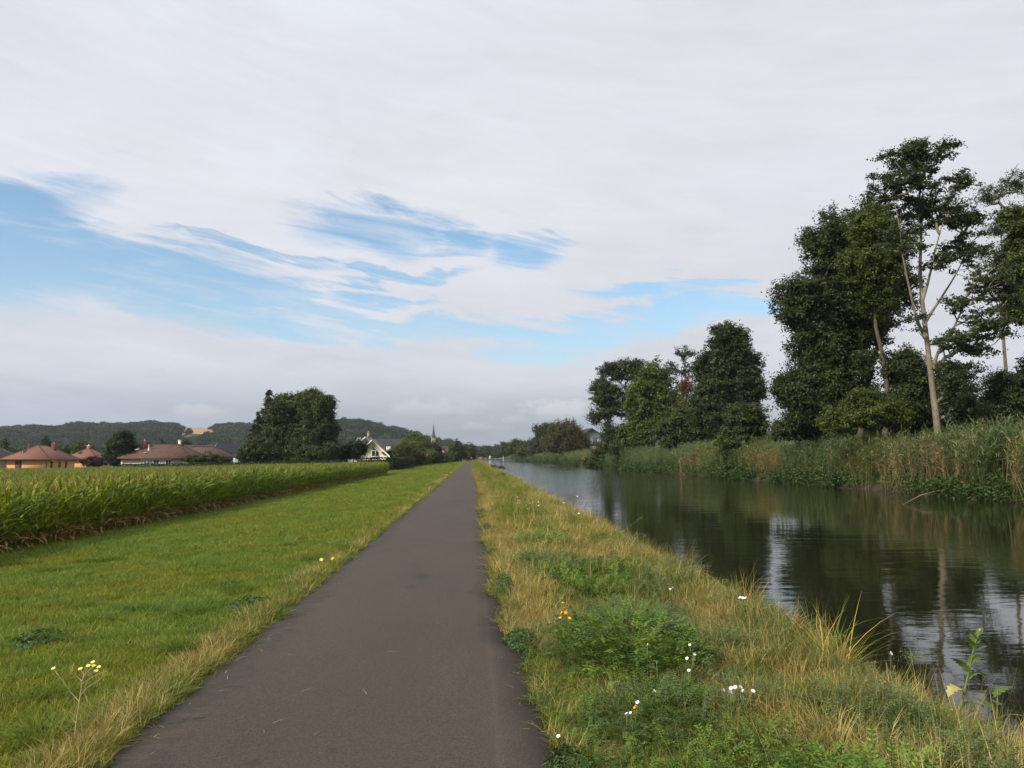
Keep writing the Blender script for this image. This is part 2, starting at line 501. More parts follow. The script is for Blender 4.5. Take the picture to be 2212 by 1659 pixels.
# ------------------------------------------------------------------ terrain
WATER_Z = -0.5
CANAL_END = 640.0
BANK_L, BANK_R = 3.45, 26.6
def gz(x, y):
    x = np.asarray(x, float); y = np.asarray(y, float)
    left = np.interp(x, [-3000, -400, -110, -75, -40, -14, -9, -5, -2.3], [-2.3, -2.3, -2.15, -1.65, -1.02, -0.44, -0.30, -0.12, 0.0])
    rightc = np.interp(x, [-2.3, 0.5, 1.4, 2.75, 3.15, 3.42, 3.75, 5.0, 24.0, 25.8, 26.6, 27.6, 29, 31, 45, 300, 3000],
                       [0, 0, 0.03, 0.0, -0.10, -0.36, -0.85, -1.7, -1.7, -0.9, -0.45, 0.35, 0.7, 0.8, 0.6, 0.3, 0])
    plain_r = np.interp(x, [-2.3, 30, 300, 3000], [0, 0.3, 0.3, 0])
    k = sstep(y, CANAL_END - 12, CANAL_END + 3)
    rightz = rightc * (1 - k) + plain_r * k
    z = np.where(x < -2.3, left, rightz)
    bump = (fbm(x * 0.5, y * 0.35, 5) - 0.5) * 0.10
    bump = bump * np.where(x < -2.3, sstep(-x, 2.3, 5), sstep(x, 0.9, 1.8))
    return z + bump
def axis(*segs):
    out = []
    for a, b, s in segs:
        out.append(np.arange(a, b, s))
    return np.concatenate(out)
gx = axis((-3000, -400, 200), (-400, -100, 30), (-100, -14, 3), (-14, -3, 0.6), (-3, -2.3, 0.25), (-2.3, 0.6, 0.4), (0.6, 4.2, 0.12), (4.2, 24, 2.2),
          (24, 31, 0.4), (31, 60, 2.5), (60, 400, 25), (400, 3201, 200))
gy = axis((-400, -30, 40), (-30, 0, 2), (0, 40, 0.6), (40, 160, 2), (160, 620, 8), (620, 660, 3), (660, 3301, 110))
XX, YY = np.meshgrid(gx, gy)
ZZ = gz(XX, YY)
nx, ny = len(gx), len(gy)
ii, jj = np.meshgrid(np.arange(ny - 1), np.arange(nx - 1), indexing='ij')
quad = np.stack([ii * nx + jj, ii * nx + jj + 1, (ii + 1) * nx + jj + 1, (ii + 1) * nx + jj], -1).reshape(-1, 4)
cx = 0.5 * (gx[:-1] + gx[1:])
cy = 0.5 * (gy[:-1] + gy[1:])
CX, CY = np.meshgrid(cx, cy)
FIELD_X = -9.6
def field_back(x):                        # far edge of the corn field
    return np.interp(x, [-185, -100, -60, -30, -10], [180, 165, 138, 104, 93])
mi = np.zeros(CX.shape, int)
mi[(CX < -185) | (CX > 45) | (CY > 660)] = 4
mi[(CX < FIELD_X) & (CX > -185) & (CY > -40) & (CY < field_back(CX))] = 2
mi[(CX > 0.3) & (CX < 3.3) & (CY < CANAL_END)] = 1
mi[(CX > 3.3) & (CX < 27.2) & (CY < CANAL_END)] = 3
me = make_mesh('ground', np.stack([XX, YY, ZZ], -1).reshape(-1, 3), [quad], None,
               [M['turf'], M['verge_soil'], M['soil'], M['mud'], M['meadow']], mi.ravel(), True)
ground = tag(link('ground', me), kind='structure')

# the tarred path with an uneven edge
py = np.concatenate([np.arange(-12, 60, 0.12), np.arange(60, 620, 2.0)])
def path_edges(y):
    l = -2.08 + 0.05 * (fbm(y * 1.7, y * 0 + 3, 2, 4) - 0.5) * 2 + 0.02 * np.sin(y * 0.6)
    r = 0.52 - 0.17 * sstep(y, 7.1, 7.6) + 0.08 * sstep(y, 24, 40) + 0.09 * (fbm(y * 2.1, y * 0 + 9, 4, 4) - 0.5) * 2
    r = r - 0.0 * y
    return l, r
le, re = path_edges(py)
cols = np.linspace(0, 1, 9)
PX = le[:, None] * (1 - cols) + re[:, None] * cols
PY = np.repeat(py[:, None], 9, 1)
PZ = 0.012 + 0.02 * (1 - (2 * cols - 1) ** 2)[None, :] + 0 * PX
V = [np.stack([PX, PY, PZ], -1).reshape(-1, 3)]
n = len(py)
i, j = np.meshgrid(np.arange(n - 1), np.arange(8), indexing='ij')
F = np.stack([i * 9 + j, i * 9 + j + 1, (i + 1) * 9 + j + 1, (i + 1) * 9 + j], -1).reshape(-1, 4)
sk = np.concatenate([np.stack([le, py, PZ[:, 0] - 0.10], -1), np.stack([re, py, PZ[:, 8] - 0.10], -1)])
V.append(sk)
k = np.arange(n - 1)
F2 = np.concatenate([np.stack([k * 9, (k + 1) * 9, n * 9 + k + 1, n * 9 + k], -1),
                     np.stack([k * 9 + 8, n * 9 + n + k, n * 9 + n + k + 1, (k + 1) * 9 + 8], -1)])
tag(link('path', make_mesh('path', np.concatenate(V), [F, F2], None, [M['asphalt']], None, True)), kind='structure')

wv = [(2.2, -60, WATER_Z), (27.4, -60, WATER_Z), (27.4, CANAL_END, WATER_Z), (2.2, CANAL_END, WATER_Z)]
tag(link('canal_water', make_mesh('canal_water', wv, [[(0, 1, 2, 3)]], None, [M['water']])), kind='structure')
# ------------------------------------------------------------------ instancing for uncountable growth
_bank = {}
def make_bank(key, meshes):
    c = bpy.data.collections.new(key)
    for i, me in enumerate(meshes):
        o = bpy.data.objects.new('%s_%02d' % (key, i), me)
        c.objects.link(o)
    _bank[key] = (c, len(meshes))
def scatter_tree(coll):
    g = bpy.data.node_groups.new('grow_' + coll.name, 'GeometryNodeTree')
    g.interface.new_socket('Geometry', in_out='INPUT', socket_type='NodeSocketGeometry')
    g.interface.new_socket('Geometry', in_out='OUTPUT', socket_type='NodeSocketGeometry')
    N = g.nodes
    gi, go = N.new('NodeGroupInput'), N.new('NodeGroupOutput')
    iop = N.new('GeometryNodeInstanceOnPoints')
    ci = N.new('GeometryNodeCollectionInfo')
    ci.inputs['Collection'].default_value = coll
    ci.inputs['Separate Children'].default_value = True
    ci.inputs['Reset Children'].default_value = True
    def attr(nm, ty):
        a = N.new('GeometryNodeInputNamedAttribute')
        a.data_type = ty
        a.inputs['Name'].default_value = nm
        return [s for s in a.outputs if s.name == 'Attribute' and s.enabled][0]
    e2r = N.new('FunctionNodeEulerToRotation')
    L = g.links.new
    L(attr('rot', 'FLOAT_VECTOR'), e2r.inputs[0])
    L(gi.outputs[0], iop.inputs['Points'])
    L(ci.outputs[0], iop.inputs['Instance'])
    iop.inputs['Pick Instance'].default_value = True
    L(attr('idx', 'INT'), iop.inputs['Instance Index'])
    L(e2r.outputs[0], iop.inputs['Rotation'])
    L(attr('scl', 'FLOAT_VECTOR'), iop.inputs['Scale'])
    L(iop.outputs[0], go.inputs[0])
    return g
def scatter(name, key, pts, scl, idx=None, tilt=0.0, rot=None, label=None):
    coll, nv = _bank[key]
    pts = np.asarray(pts, np.float32)
    n = len(pts)
    if idx is None:
        idx = rng.integers(0, nv, n)
    if rot is None:
        rot = np.stack([rng.normal(0, tilt, n), rng.normal(0, tilt, n), rng.uniform(0, 6.283, n)], -1)
    scl = np.asarray(scl, float)
    if scl.ndim == 1:
        scl = np.repeat(scl[:, None], 3, 1)
    me = bpy.data.meshes.new(name)
    me.vertices.add(n)
    me.vertices.foreach_set('co', pts.ravel())
    for nm, ty, dat in (('rot', 'FLOAT_VECTOR', rot), ('scl', 'FLOAT_VECTOR', scl)):
        a = me.attributes.new(nm, ty, 'POINT')
        a.data.foreach_set('vector', np.asarray(dat, np.float32).ravel())
    a = me.attributes.new('idx', 'INT', 'POINT')
    a.data.foreach_set('value', np.asarray(idx, np.int32))
    o = link(name, me)
    md = o.modifiers.new('grow', 'NODES')
    gname = 'grow_' + coll.name
    md.node_group = bpy.data.node_groups.get(gname) or scatter_tree(coll)
    return tag(o, label, kind='stuff')

# ------------------------------------------------------------------ plant geometry
def strips(base, az, length, elev, bend, width, segs=4, prof='blade', roll=None, wave=0.0):
    """curved ribbon leaves, vectorised. elev: start angle above ground, bend: how far they bow down."""
    base = np.asarray(base, float)
    n = len(base)
    t = np.linspace(0, 1, segs + 1)
    dirh = np.stack([np.cos(az), np.sin(az), np.zeros(n)], -1)
    perp = np.stack([-np.sin(az), np.cos(az), np.zeros(n)], -1)
    pos = np.empty((n, segs + 1, 3))
    pos[:, 0] = base
    side = np.empty((n, segs + 1, 3))
    for k in range(segs + 1):
        e = elev - bend * t[k]
        if k:
            em = elev - bend * (t[k] - 0.5 / segs)
            st = (length / segs)[:, None]
            pos[:, k] = pos[:, k - 1] + st * (np.cos(em)[:, None] * dirh + np.sin(em)[:, None] * np.array([0, 0, 1.0]))
        nrm = -np.sin(e)[:, None] * dirh + np.cos(e)[:, None] * np.array([0, 0, 1.0])
        r = (roll if roll is not None else 0) + wave * math.sin(5 * t[k])
        r = np.broadcast_to(r, (n,))
        side[:, k] = np.cos(r)[:, None] * perp + np.sin(r)[:, None] * nrm
    if prof == 'blade':
        w = (1 - t ** 1.6) * 0.95 + 0.05
    elif prof == 'lance':
        w = np.clip(np.sin(math.pi * (0.12 + 0.88 * t)) ** 0.7, 0.03, None)
    else:
        w = np.clip(np.sin(math.pi * np.clip(t * 0.96 + 0.03, 0, 1)) ** 0.8, 0.03, None)
    half = 0.5 * width[:, None] * w[None, :]
    A = pos + side * half[:, :, None]
    B = pos - side * half[:, :, None]
    V = np.stack([A, B], 2).reshape(-1, 3)
    i, j = np.meshgrid(np.arange(n), np.arange(segs), indexing='ij')
    o = i * (segs + 1) * 2 + j * 2
    F = np.stack([o, o + 1, o + 3, o + 2], -1).reshape(-1, 4)
    return V, F, (segs + 1) * 2
def pick(pal, n):
    cols = np.array([c for c, w in pal], float)
    w = np.array([w for c, w in pal], float)
    k = rng.choice(len(pal), n, p=w / w.sum())
    return cols[k] * rng.uniform(0.72, 1.28, (n, 1))
def grass_mesh(name, mat, n, spread, length, width, elev, bend, pal, segs=3):
    rr = spread * np.sqrt(rng.uniform(0, 1, n))
    th = rng.uniform(0, 6.283, n)
    base = np.stack([rr * np.cos(th), rr * np.sin(th), np.full(n, -0.01)], -1)
    az = th + rng.normal(0, 1.3, n)
    V, F, k = strips(base, az, rng.uniform(*length, n), R(rng.uniform(*elev, n)) if False else np.radians(rng.uniform(*elev, n)),
                     np.radians(rng.uniform(*bend, n)), rng.uniform(*width, n), segs, 'blade', rng.normal(0, 0.4, n))
    col = np.repeat(pick(pal, n), k, 0)
    return make_mesh(name, V, [F], col, [mat])
def quads(cen, nrm, size, aspect=0.6, fold=0.0):
    """leaf quads (rhombi) centred at cen, facing nrm"""
    n = len(cen)
    nrm = nrm / (np.linalg.norm(nrm, axis=1)[:, None] + 1e-9)
    ref = rng.normal(size=(n, 3))
    a = np.cross(nrm, ref)
    a /= np.linalg.norm(a, axis=1)[:, None] + 1e-9
    b = np.cross(nrm, a)
    s = np.asarray(size)[:, None] * 0.5
    asp = aspect
    V = np.stack([cen + a * s, cen + b * s * asp + a * s * 0.1, cen - a * s, cen - b * s * asp + a * s * 0.1], 1).reshape(-1, 3)
    F = np.arange(n * 4).reshape(-1, 4)
    return V, F
def crown_cloud(name, mat, ells, n, size, pal, up=0.5, shell=0.45):
    """a small far-off crown: leaf faces through a few lobes"""
    C, N = [], []
    wts = np.array([e[1][0] * e[1][1] * e[1][2] for e in ells]) ** 0.67
    for (c, r), w in zip(ells, wts / wts.sum()):
        k = max(6, int(n * w))
        d = rng.normal(size=(k, 3))
        d /= np.linalg.norm(d, axis=1)[:, None]
        rad = rng.uniform(0, 1, k) ** shell
        C.append(np.array(c) + d * rad[:, None] * np.array(r))
        N.append(d * 0.8 + rng.normal(size=(k, 3)) * 0.7 + np.array([0, 0, up]))
    C, N = np.concatenate(C), np.concatenate(N)
    V, F = quads(C, N, rng.uniform(*size, len(C)), 0.75)
    col = np.repeat(pick(pal, len(C)), 4, 0)
    return make_mesh(name, V, [F], col, [mat])

# ------------------------------------------------------------------ hills behind the village
def hill(name, prof, dist, rise, treeh, field_fn=None, far_w=400):
    pxs = np.array([p[0] for p in prof], float)
    grid = np.arange(pxs[0], pxs[-1] + 1, 5.0)
    ptop = np.interp(grid, pxs, [p[1] for p in prof])
    angs = np.array([az_el(a, b) for a, b in zip(grid, ptop)])
    top = H_EYE + dist * np.tan(angs[:, 1]) - treeh
    rs = np.concatenate([np.linspace(dist - rise, dist, 26), np.linspace(dist, dist + far_w, 7)[1:]])
    u = (rs - (dist - rise)) / rise
    pr = np.where(u <= 1, sstep(u, -0.25, 1.0) - sstep(0, -0.25, 1.0) * (1 - u), 1 - 0.5 * ((u - 1) * rise / far_w) ** 2)
    A, RR = np.meshgrid(angs[:, 0], rs, indexing='ij')
    T = np.repeat(top[:, None], len(rs), 1)
    wob = (fbm(A * 40, RR * 0.004, 3) - 0.5)
    Z = -4 + (T + 4) * pr[None, :] + wob * 9 * np.sin(np.pi * np.clip(u, 0, 1))[None, :]
    X, Y = RR * np.sin(A), RR * np.cos(A)
    na, nr = A.shape
    i, j = np.meshgrid(np.arange(na - 1), np.arange(nr - 1), indexing='ij')
    F = np.stack([i * nr + j, i * nr + j + 1, (i + 1) * nr + j + 1, (i + 1) * nr + j], -1).reshape(-1, 4)
    fc = lambda G: 0.25 * (G[:-1, :-1] + G[1:, :-1] + G[:-1, 1:] + G[1:, 1:])
    fx, fy, fz = fc(X), fc(Y), fc(Z)
    mi = np.zeros(fx.shape, int)
    if field_fn is not None:
        el_ = np.arctan2(fz - H_EYE, np.hypot(fx, fy))
        mi = field_fn(np.arctan2(fx, fy), el_)
    me = make_mesh(name, np.stack([X, Y, Z], -1).reshape(-1, 3), [F], None, [M['woodfloor'], M['wheat'], M['meadow']], mi.ravel(), True)
    tag(link(name, me), kind='structure')
    ok = (mi == 0)
    if field_fn is not None:                      # open ground below the wheat, so that it shows
        a_ = np.arctan2(fx, fy)
        ok &= ~((a_ > az_el(384, 930)[0]) & (a_ < az_el(472, 930)[0]) & (np.arctan2(fz + 10.5 - H_EYE, np.hypot(fx, fy)) > az_el(430, 939)[1]))
    cen = np.stack([fx[ok], fy[ok], fz[ok]], -1)
    du = np.stack([fx[ok], fy[ok]], -1)
    # area of each face
    area = (5.0 / FD) * np.hypot(fx, fy) * np.abs(np.diff(rs))[None, :]
    return cen, area[ok]
def left_fields(a, e):
    mi = np.zeros(a.shape, int)
    def inside(x0, x1, y0, y1):
        a0, a1 = az_el(x0, y0)[0], az_el(x1, y0)[0]
        e1, e0 = az_el(0.5 * (x0 + x1), y0)[1], az_el(0.5 * (x0 + x1), y1)[1]
        return (a > a0) & (a < a1) & (e > e0) & (e < e1)
    mi[inside(386, 470, 900, 938)] = 1
    mi[inside(400, 440, 938, 942)] = 2
    mi[inside(462, 495, 940, 944)] = 1
    mi[inside(500, 560, 938, 942)] = 2
    mi[inside(105, 170, 951, 958)] = 2
    return mi
fpal = [((0.010, 0.025, 0.013), 3), ((0.016, 0.035, 0.015), 3), ((0.028, 0.050, 0.017), 1.5), ((0.006, 0.016, 0.011), 1.5)]
fm = []
for k in range(5):
    r = rng.uniform(4.0, 6.0)
    hh = rng.uniform(9, 13)
    ells = [((0, 0, hh * 0.55), (r, r, hh * 0.45))]
    for q_ in range(3):
        th = rng.uniform(0, 6.28)
        ells.append(((r * 0.55 * math.cos(th), r * 0.55 * math.sin(th), hh * rng.uniform(0.35, 0.75)), (r * 0.6, r * 0.6, hh * 0.27)))
    fm.append(crown_cloud('forest_crown', M['forest_leaf'], ells, 420, (1.1, 1.9), [fpal[k % 4], fpal[(k + 1) % 4]], 0.5, 0.3))
make_bank('forest', fm)
def plant_wood(name, cens, areas, per, scale, label):
    P_, S_ = [], []
    for cen, area in zip(cens, areas):
        n = int(area.sum() * per)
        k = rng.choice(len(cen), n, p=area / area.sum())
        p = cen[k].copy()
        p[:, :2] += rng.normal(0, 6, (n, 2))
        P_.append(p)
        S_.append(rng.uniform(*scale, n))
    scatter(name, 'forest', np.concatenate(P_), np.concatenate(S_), label=label)
c1, a1 = hill('hill', [(-500, 930), (-250, 922), (0, 927), (70, 924), (126, 925), (161, 919), (252, 918), (338, 914), (373, 917), (390, 919),
                       (400, 911.5), (462, 911.5), (471, 918), (520, 918), (545, 922), (600, 930), (700, 950)], 1400, 620, 11, left_fields)
c2, a2 = hill('hill', [(540, 968), (600, 945), (680, 915), (721, 910), (739, 908), (779, 910), (817, 917), (867, 929), (905, 941),
                       (945, 951), (976, 959), (1006, 967), (1040, 978)], 1150, 380, 11)
c3, a3 = hill('hill', [(930, 972), (1000, 967), (1080, 965), (1300, 950), (1500, 938), (1690, 931), (2000, 934), (2400, 940), (2800, 950)], 2500, 700, 11)
plant_wood('forest', [c1, c2, c3], [a1, a2, a3], 1 / 90.0, (0.75, 1.3), 'wooded hills beyond the village')
# hedgerow wood between the houses and the hills
n = 1500
yy = rng.uniform(330, 830, n)
xx = yy * rng.uniform(-0.78, -0.09, n)
ok = (fbm(xx * 0.012, yy * 0.012, 21) > 0.36)
xx, yy = xx[ok], yy[ok]
scatter('village_wood', 'forest', np.stack([xx, yy, gz(xx, yy)], -1), rng.uniform(0.35, 0.85, len(xx)), label='trees and garden greenery between the village and the hills')
n = 500
yy = rng.uniform(660, 1600, n)
xx = yy * rng.uniform(-0.10, 0.75, n)
scatter('far_wood', 'forest', np.stack([xx, yy, gz(xx, yy)], -1), rng.uniform(0.6, 1.1, n), label='far trees beyond the end of the canal')

# ------------------------------------------------------------------ mown lawn beside the path
gp_lawn = [((0.145, 0.222, 0.028), 4), ((0.192, 0.250, 0.036), 3), ((0.084, 0.152, 0.028), 2.6), ((0.26, 0.25, 0.10), 0.5)]
gp_dark = [((0.105, 0.175, 0.026), 4), ((0.15, 0.215, 0.03), 2)]
lm = [grass_mesh('lawn_tuft', M['lawn'], 60, 0.11, (0.05, 0.11), (0.004, 0.007), (45, 92), (10, 75), gp_lawn, 2) for _ in range(4)]
lm += [grass_mesh('lawn_tall_tuft', M['lawn'], 70, 0.09, (0.10, 0.21), (0.004, 0.008), (50, 90), (20, 95), gp_dark, 3) for _ in range(2)]
make_bank('lawn', lm)
P_, S_, I_ = [], [], []
for y0, y1, dens, sc in ((0.0, 8, 200, 1.0), (8, 16, 150, 1.15), (16, 32, 70, 1.6), (32, 60, 32, 2.3), (60, 110, 14, 3.2), (110, 300, 3.0, 5.0)):
    xl = -10.4 if y0 < 100 else -11.5
    n = int((y1 - y0) * (-2.05 - xl) * dens)
    x, y = rng.uniform(xl, -2.06, n), rng.uniform(y0, y1, n)
    keep = (x > -0.95 * y - 8)
    x, y = x[keep], y[keep]
    tall = (fbm(x * 2.0, y * 2.0, 31) > 0.74) & (y < 16)
    P_.append(np.stack([x, y, gz(x, y)], -1))
    s = sc * rng.uniform(0.7, 1.25, len(x)) * (0.75 + 0.5 * fbm(x * 0.5, y * 0.5, 33))
    S_.append(np.stack([s, s, (0.42 + 0.33 * s) * rng.uniform(0.8, 1.2, len(x))], -1))
    I_.append(np.where(tall, rng.integers(4, 6, len(x)), rng.integers(0, 4, len(x))))
scatter('lawn_grass', 'lawn', np.concatenate(P_), np.concatenate(S_), np.concatenate(I_), 0.12, label='mown green grass between the path and the maize')

# ------------------------------------------------------------------ rough verge grass, both sides of the path
gp_straw = [((0.38, 0.30, 0.105), 4), ((0.50, 0.41, 0.19), 2.5), ((0.24, 0.17, 0.06), 2), ((0.19, 0.20, 0.045), 3)]
gp_green = [((0.130, 0.180, 0.026), 4), ((0.18, 0.215, 0.035), 3), ((0.075, 0.125, 0.024), 2), ((0.32, 0.27, 0.10), 1.0)]
vm = [grass_mesh('straw_tuft', M['straw'], 55, 0.13, (0.12, 0.34), (0.0035, 0.0075), (25, 92), (5, 80), gp_straw, 3) for _ in range(4)]
vm += [grass_mesh('green_tuft', M['verge'], 60, 0.13, (0.10, 0.30), (0.004, 0.009), (35, 92), (20, 95), gp_green, 3) for _ in range(4)]
def low_weed(name, pal, n=70, leaf=(0.02, 0.045), h=0.10, spread=0.13, asp=0.5, mat='weed'):
    th = rng.uniform(0, 6.28, n)
    rr = spread * np.sqrt(rng.uniform(0, 1, n))
    c = np.stack([rr * np.cos(th), rr * np.sin(th), rng.uniform(0.01, 1, n) * h * (1 - 0.5 * rr / spread)], -1)
    N = rng.normal(size=(n, 3)) * 0.7 + np.array([0, 0, 1.0])
    V, F = quads(c, N, rng.uniform(*leaf, n), asp)
    return make_mesh(name, V, [F], np.repeat(pick(pal, n), 4, 0), [M[mat]])
gp_weed = [((0.075, 0.135, 0.028), 3), ((0.11, 0.17, 0.035), 2), ((0.05, 0.09, 0.022), 2)]
vm += [low_weed('low_weed', gp_weed) for _ in range(3)]
vm += [grass_mesh('seed_stalk', M['straw'], 9, 0.12, (0.35, 0.55), (0.0025, 0.004), (68, 95), (5, 40), gp_straw, 4) for _ in range(2)]
vm += [grass_mesh('matted_straw', M['straw'], 60, 0.16, (0.15, 0.32), (0.003, 0.005), (0, 35), (0, 40), gp_straw, 3) for _ in range(2)]
def pinnate_mesh(name, n, hgt, pal, leaflet=0.04, pairs=6, spread=0.12):
    base = np.stack([rng.normal(0, spread * 0.6, n), rng.normal(0, spread * 0.6, n), rng.uniform(0.0, 1.0, n) * hgt], -1)
    az_ = rng.uniform(0, 6.28, n)
    L, el_, bd = rng.uniform(0.11, 0.19, n), np.radians(rng.uniform(20, 80, n)), np.radians(rng.uniform(20, 70, n))
    d1 = np.stack([np.cos(az_), np.sin(az_), 0 * az_], -1)
    s1 = np.stack([-np.sin(az_), np.cos(az_), 0 * az_], -1)
    pc = pick(pal, n)
    V, C = [], []
    for tt in np.linspace(0.15, 1.0, pairs):
        e = el_ - bd * tt * 0.5
        p = base + (L * tt)[:, None] * (np.cos(e)[:, None] * d1 + np.sin(e)[:, None] * np.array([0, 0, 1.0]))
        e2 = el_ - bd * tt
        fw = np.cos(e2)[:, None] * d1 + np.sin(e2)[:, None] * np.array([0, 0, 1.0])
        up_ = -np.sin(e2)[:, None] * d1 + np.cos(e2)[:, None] * np.array([0, 0, 1.0])
        for sg in (-1, 1):
            ax_ = sg * s1 * 0.85 + fw * 0.5 + rng.normal(0, 0.12, (n, 3))
            ax_ /= np.linalg.norm(ax_, axis=1)[:, None]
            wd = np.cross(ax_, up_ + rng.normal(0, 0.25, (n, 3)))
            wd /= np.linalg.norm(wd, axis=1)[:, None] + 1e-9
            ll = leaflet * rng.uniform(0.8, 1.15, n)[:, None]
            V.append(np.stack([p, p + ax_ * ll * 0.5 + wd * ll * 0.2, p + ax_ * ll, p + ax_ * ll * 0.5 - wd * ll * 0.2], 1).reshape(-1, 3))
            C.append(np.repeat(pc * rng.uniform(0.85, 1.15, (n, 1)), 4, 0))
    V = np.concatenate(V)
    return make_mesh(name, V, [np.arange(len(V)).reshape(-1, 4)], np.concatenate(C), [M['weed']])
gp_vetch = [((0.095, 0.165, 0.024), 4), ((0.145, 0.22, 0.034), 3), ((0.05, 0.10, 0.02), 2)]
gp_grey = [((0.12, 0.165, 0.06), 3), ((0.085, 0.125, 0.04), 2)]
vm += [pinnate_mesh('vetch_sprig', 16, 0.22, gp_vetch) for _ in range(3)]
vm += [pinnate_mesh('yarrow_sprig', 20, 0.14, gp_grey, 0.024, 8) for _ in range(2)]
make_bank('verge', vm)
P_, S_, I_ = [], [], []
for y0, y1, dens, sc in ((0.5, 7, 320, 0.80), (7, 13, 230, 0.9), (13, 26, 110, 1.15), (26, 50, 45, 1.6), (50, 110, 16, 2.2), (110, 330, 4, 3.2), (330, 620, 1.2, 4.0)):
    n = int((y1 - y0) * 3.07 * dens)
    x, y = rng.uniform(0.36, 3.55, n), rng.uniform(y0, y1, n)
    ok_ = x > path_edges(y)[1] + 0.06
    x, y, n = x[ok_], y[ok_], int(ok_.sum())
    d = 0.5 + 0.95 * (fbm(x * 1.1, y * 0.45, 41, 3) - 0.5) + 0.5 * (fbm(x * 3.1, y * 2.0, 44, 2) - 0.5)
    d += 0.30 * sstep(x, 1.0, 0.6) * sstep(y, 6.5, 9) - 0.22 * sstep(x, 1.0, 0.55) * sstep(y, 8, 6)
    d += 0.16 * sstep(x, 1.9, 2.7) - 0.12 * sstep(np.abs(x - 1.5), 0.7, 0.1)
    d -= 0.08 * sstep(y, 20, 50)
    u = rng.uniform(0, 1, n)
    dry = d + rng.normal(0, 0.12, n) > 0.58
    typ = np.where(dry, rng.integers(0, 4, n), rng.integers(4, 8, n))
    typ = np.where((~dry) & (u < 0.30) & (y < 26), rng.integers(8, 11, n), typ)
    veg = fbm(x * 0.8 + 4, y * 0.5, 48, 3)
    typ = np.where((~dry) & (u > 0.66) & (veg > 0.50) & (y < 16), rng.integers(15, 18, n), typ)
    typ = np.where((~dry) & (u > 0.66) & (veg < 0.44) & (y < 16), rng.integers(18, 20, n), typ)
    typ = np.where((u > 0.955) & (x > 0.8), rng.integers(11, 13, n), typ)
    typ = np.where(dry & (u < 0.28) & (y < 26), rng.integers(13, 15, n), typ)
    s = sc * rng.uniform(0.6, 1.2, n) * (0.30 + 1.25 * fbm(x * 1.3, y * 1.0, 47)) * np.where(x < 0.75, 0.8, 1.0)
    s = s * (1 + 0.22 * sstep(x, 2.2, 2.9) * sstep(y, 11, 7))
    typ = np.where((u > 0.90) & (x > 2.2), rng.integers(11, 13, n), typ)
    sz = np.minimum(s, 0.5 * s + 0.55)
    P_.append(np.stack([x, y, gz(x, y)], -1))
    S_.append(np.stack([s, s, sz], -1))
    I_.append(typ)
# small growth creeping over both edges of the tarmac
n = 520
y = 2.2 + 28 * rng.uniform(0, 1, n) ** 1.6
for lf in (True, False):
    l_, r_ = path_edges(y)
    x = l_ + rng.normal(-0.03, 0.035, n) if lf else r_ + rng.normal(0.04, 0.04, n)
    P_.append(np.stack([x, y, gz(x, y) + 0.01], -1))
    s = rng.uniform(0.25, 0.6, n) * (1 + y / 30)
    S_.append(np.stack([s, s, s], -1))
    I_.append(np.where(rng.uniform(0, 1, n) < 0.45, rng.integers(8, 11, n), np.where(rng.uniform(0, 1, n) < 0.5, rng.integers(4, 8, n), rng.integers(0, 4, n))))
    y = 2.2 + 28 * rng.uniform(0, 1, n) ** 1.6
# water's edge: taller growth leaning over the canal
for y0, y1, dens, sc in ((3, 30, 34, 1.0), (30, 120, 7, 1.5)):
    n = int((y1 - y0) * dens)
    y = rng.uniform(y0, y1, n)
    x = rng.normal(3.32, 0.10, n)
    P_.append(np.stack([x, y, gz(x, y)], -1))
    s = sc * rng.uniform(0.4, 1.15, n) * (0.5 + 0.9 * fbm(y * 0.9, y * 0 + 6, 95))
    S_.append(np.stack([s, s, s], -1))
    I_.append(np.where(rng.uniform(0, 1, n) < 0.3, rng.integers(11, 13, n), np.where(rng.uniform(0, 1, n) < 0.5, rng.integers(4, 8, n), rng.integers(0, 4, n))))
# the left-hand edge of the path: a strip of dry grass
for y0, y1, dens, sc in ((0.5, 7, 300, 0.85), (7, 14, 150, 0.9), (14, 40, 30, 1.2), (40, 120, 8, 1.8)):
    n = int((y1 - y0) * dens * 0.42)
    y = rng.uniform(y0, y1, n)
    wd = 0.06 + 0.36 * fbm(y * 0.55, y * 0 + 1, 51) * np.where(y < 9, 1.0, 0.6)
    x = -2.15 - np.abs(rng.normal(0, 0.5, n)) * wd
    dry = fbm(x * 1.5, y * 0.8, 52) + rng.normal(0, 0.12, n) > 0.54
    P_.append(np.stack([x, y, gz(x, y)], -1))
    s = sc * rng.uniform(0.4, 1.0, n)
    S_.append(np.stack([s, s, s * 0.8], -1))
    I_.append(np.where(dry, rng.integers(0, 4, n), rng.integers(4, 8, n)))
scatter('verge_grass', 'verge', np.concatenate(P_), np.concatenate(S_), np.concatenate(I_), 0.15, label='rough half-dry grass and weeds along the path and the canal bank')

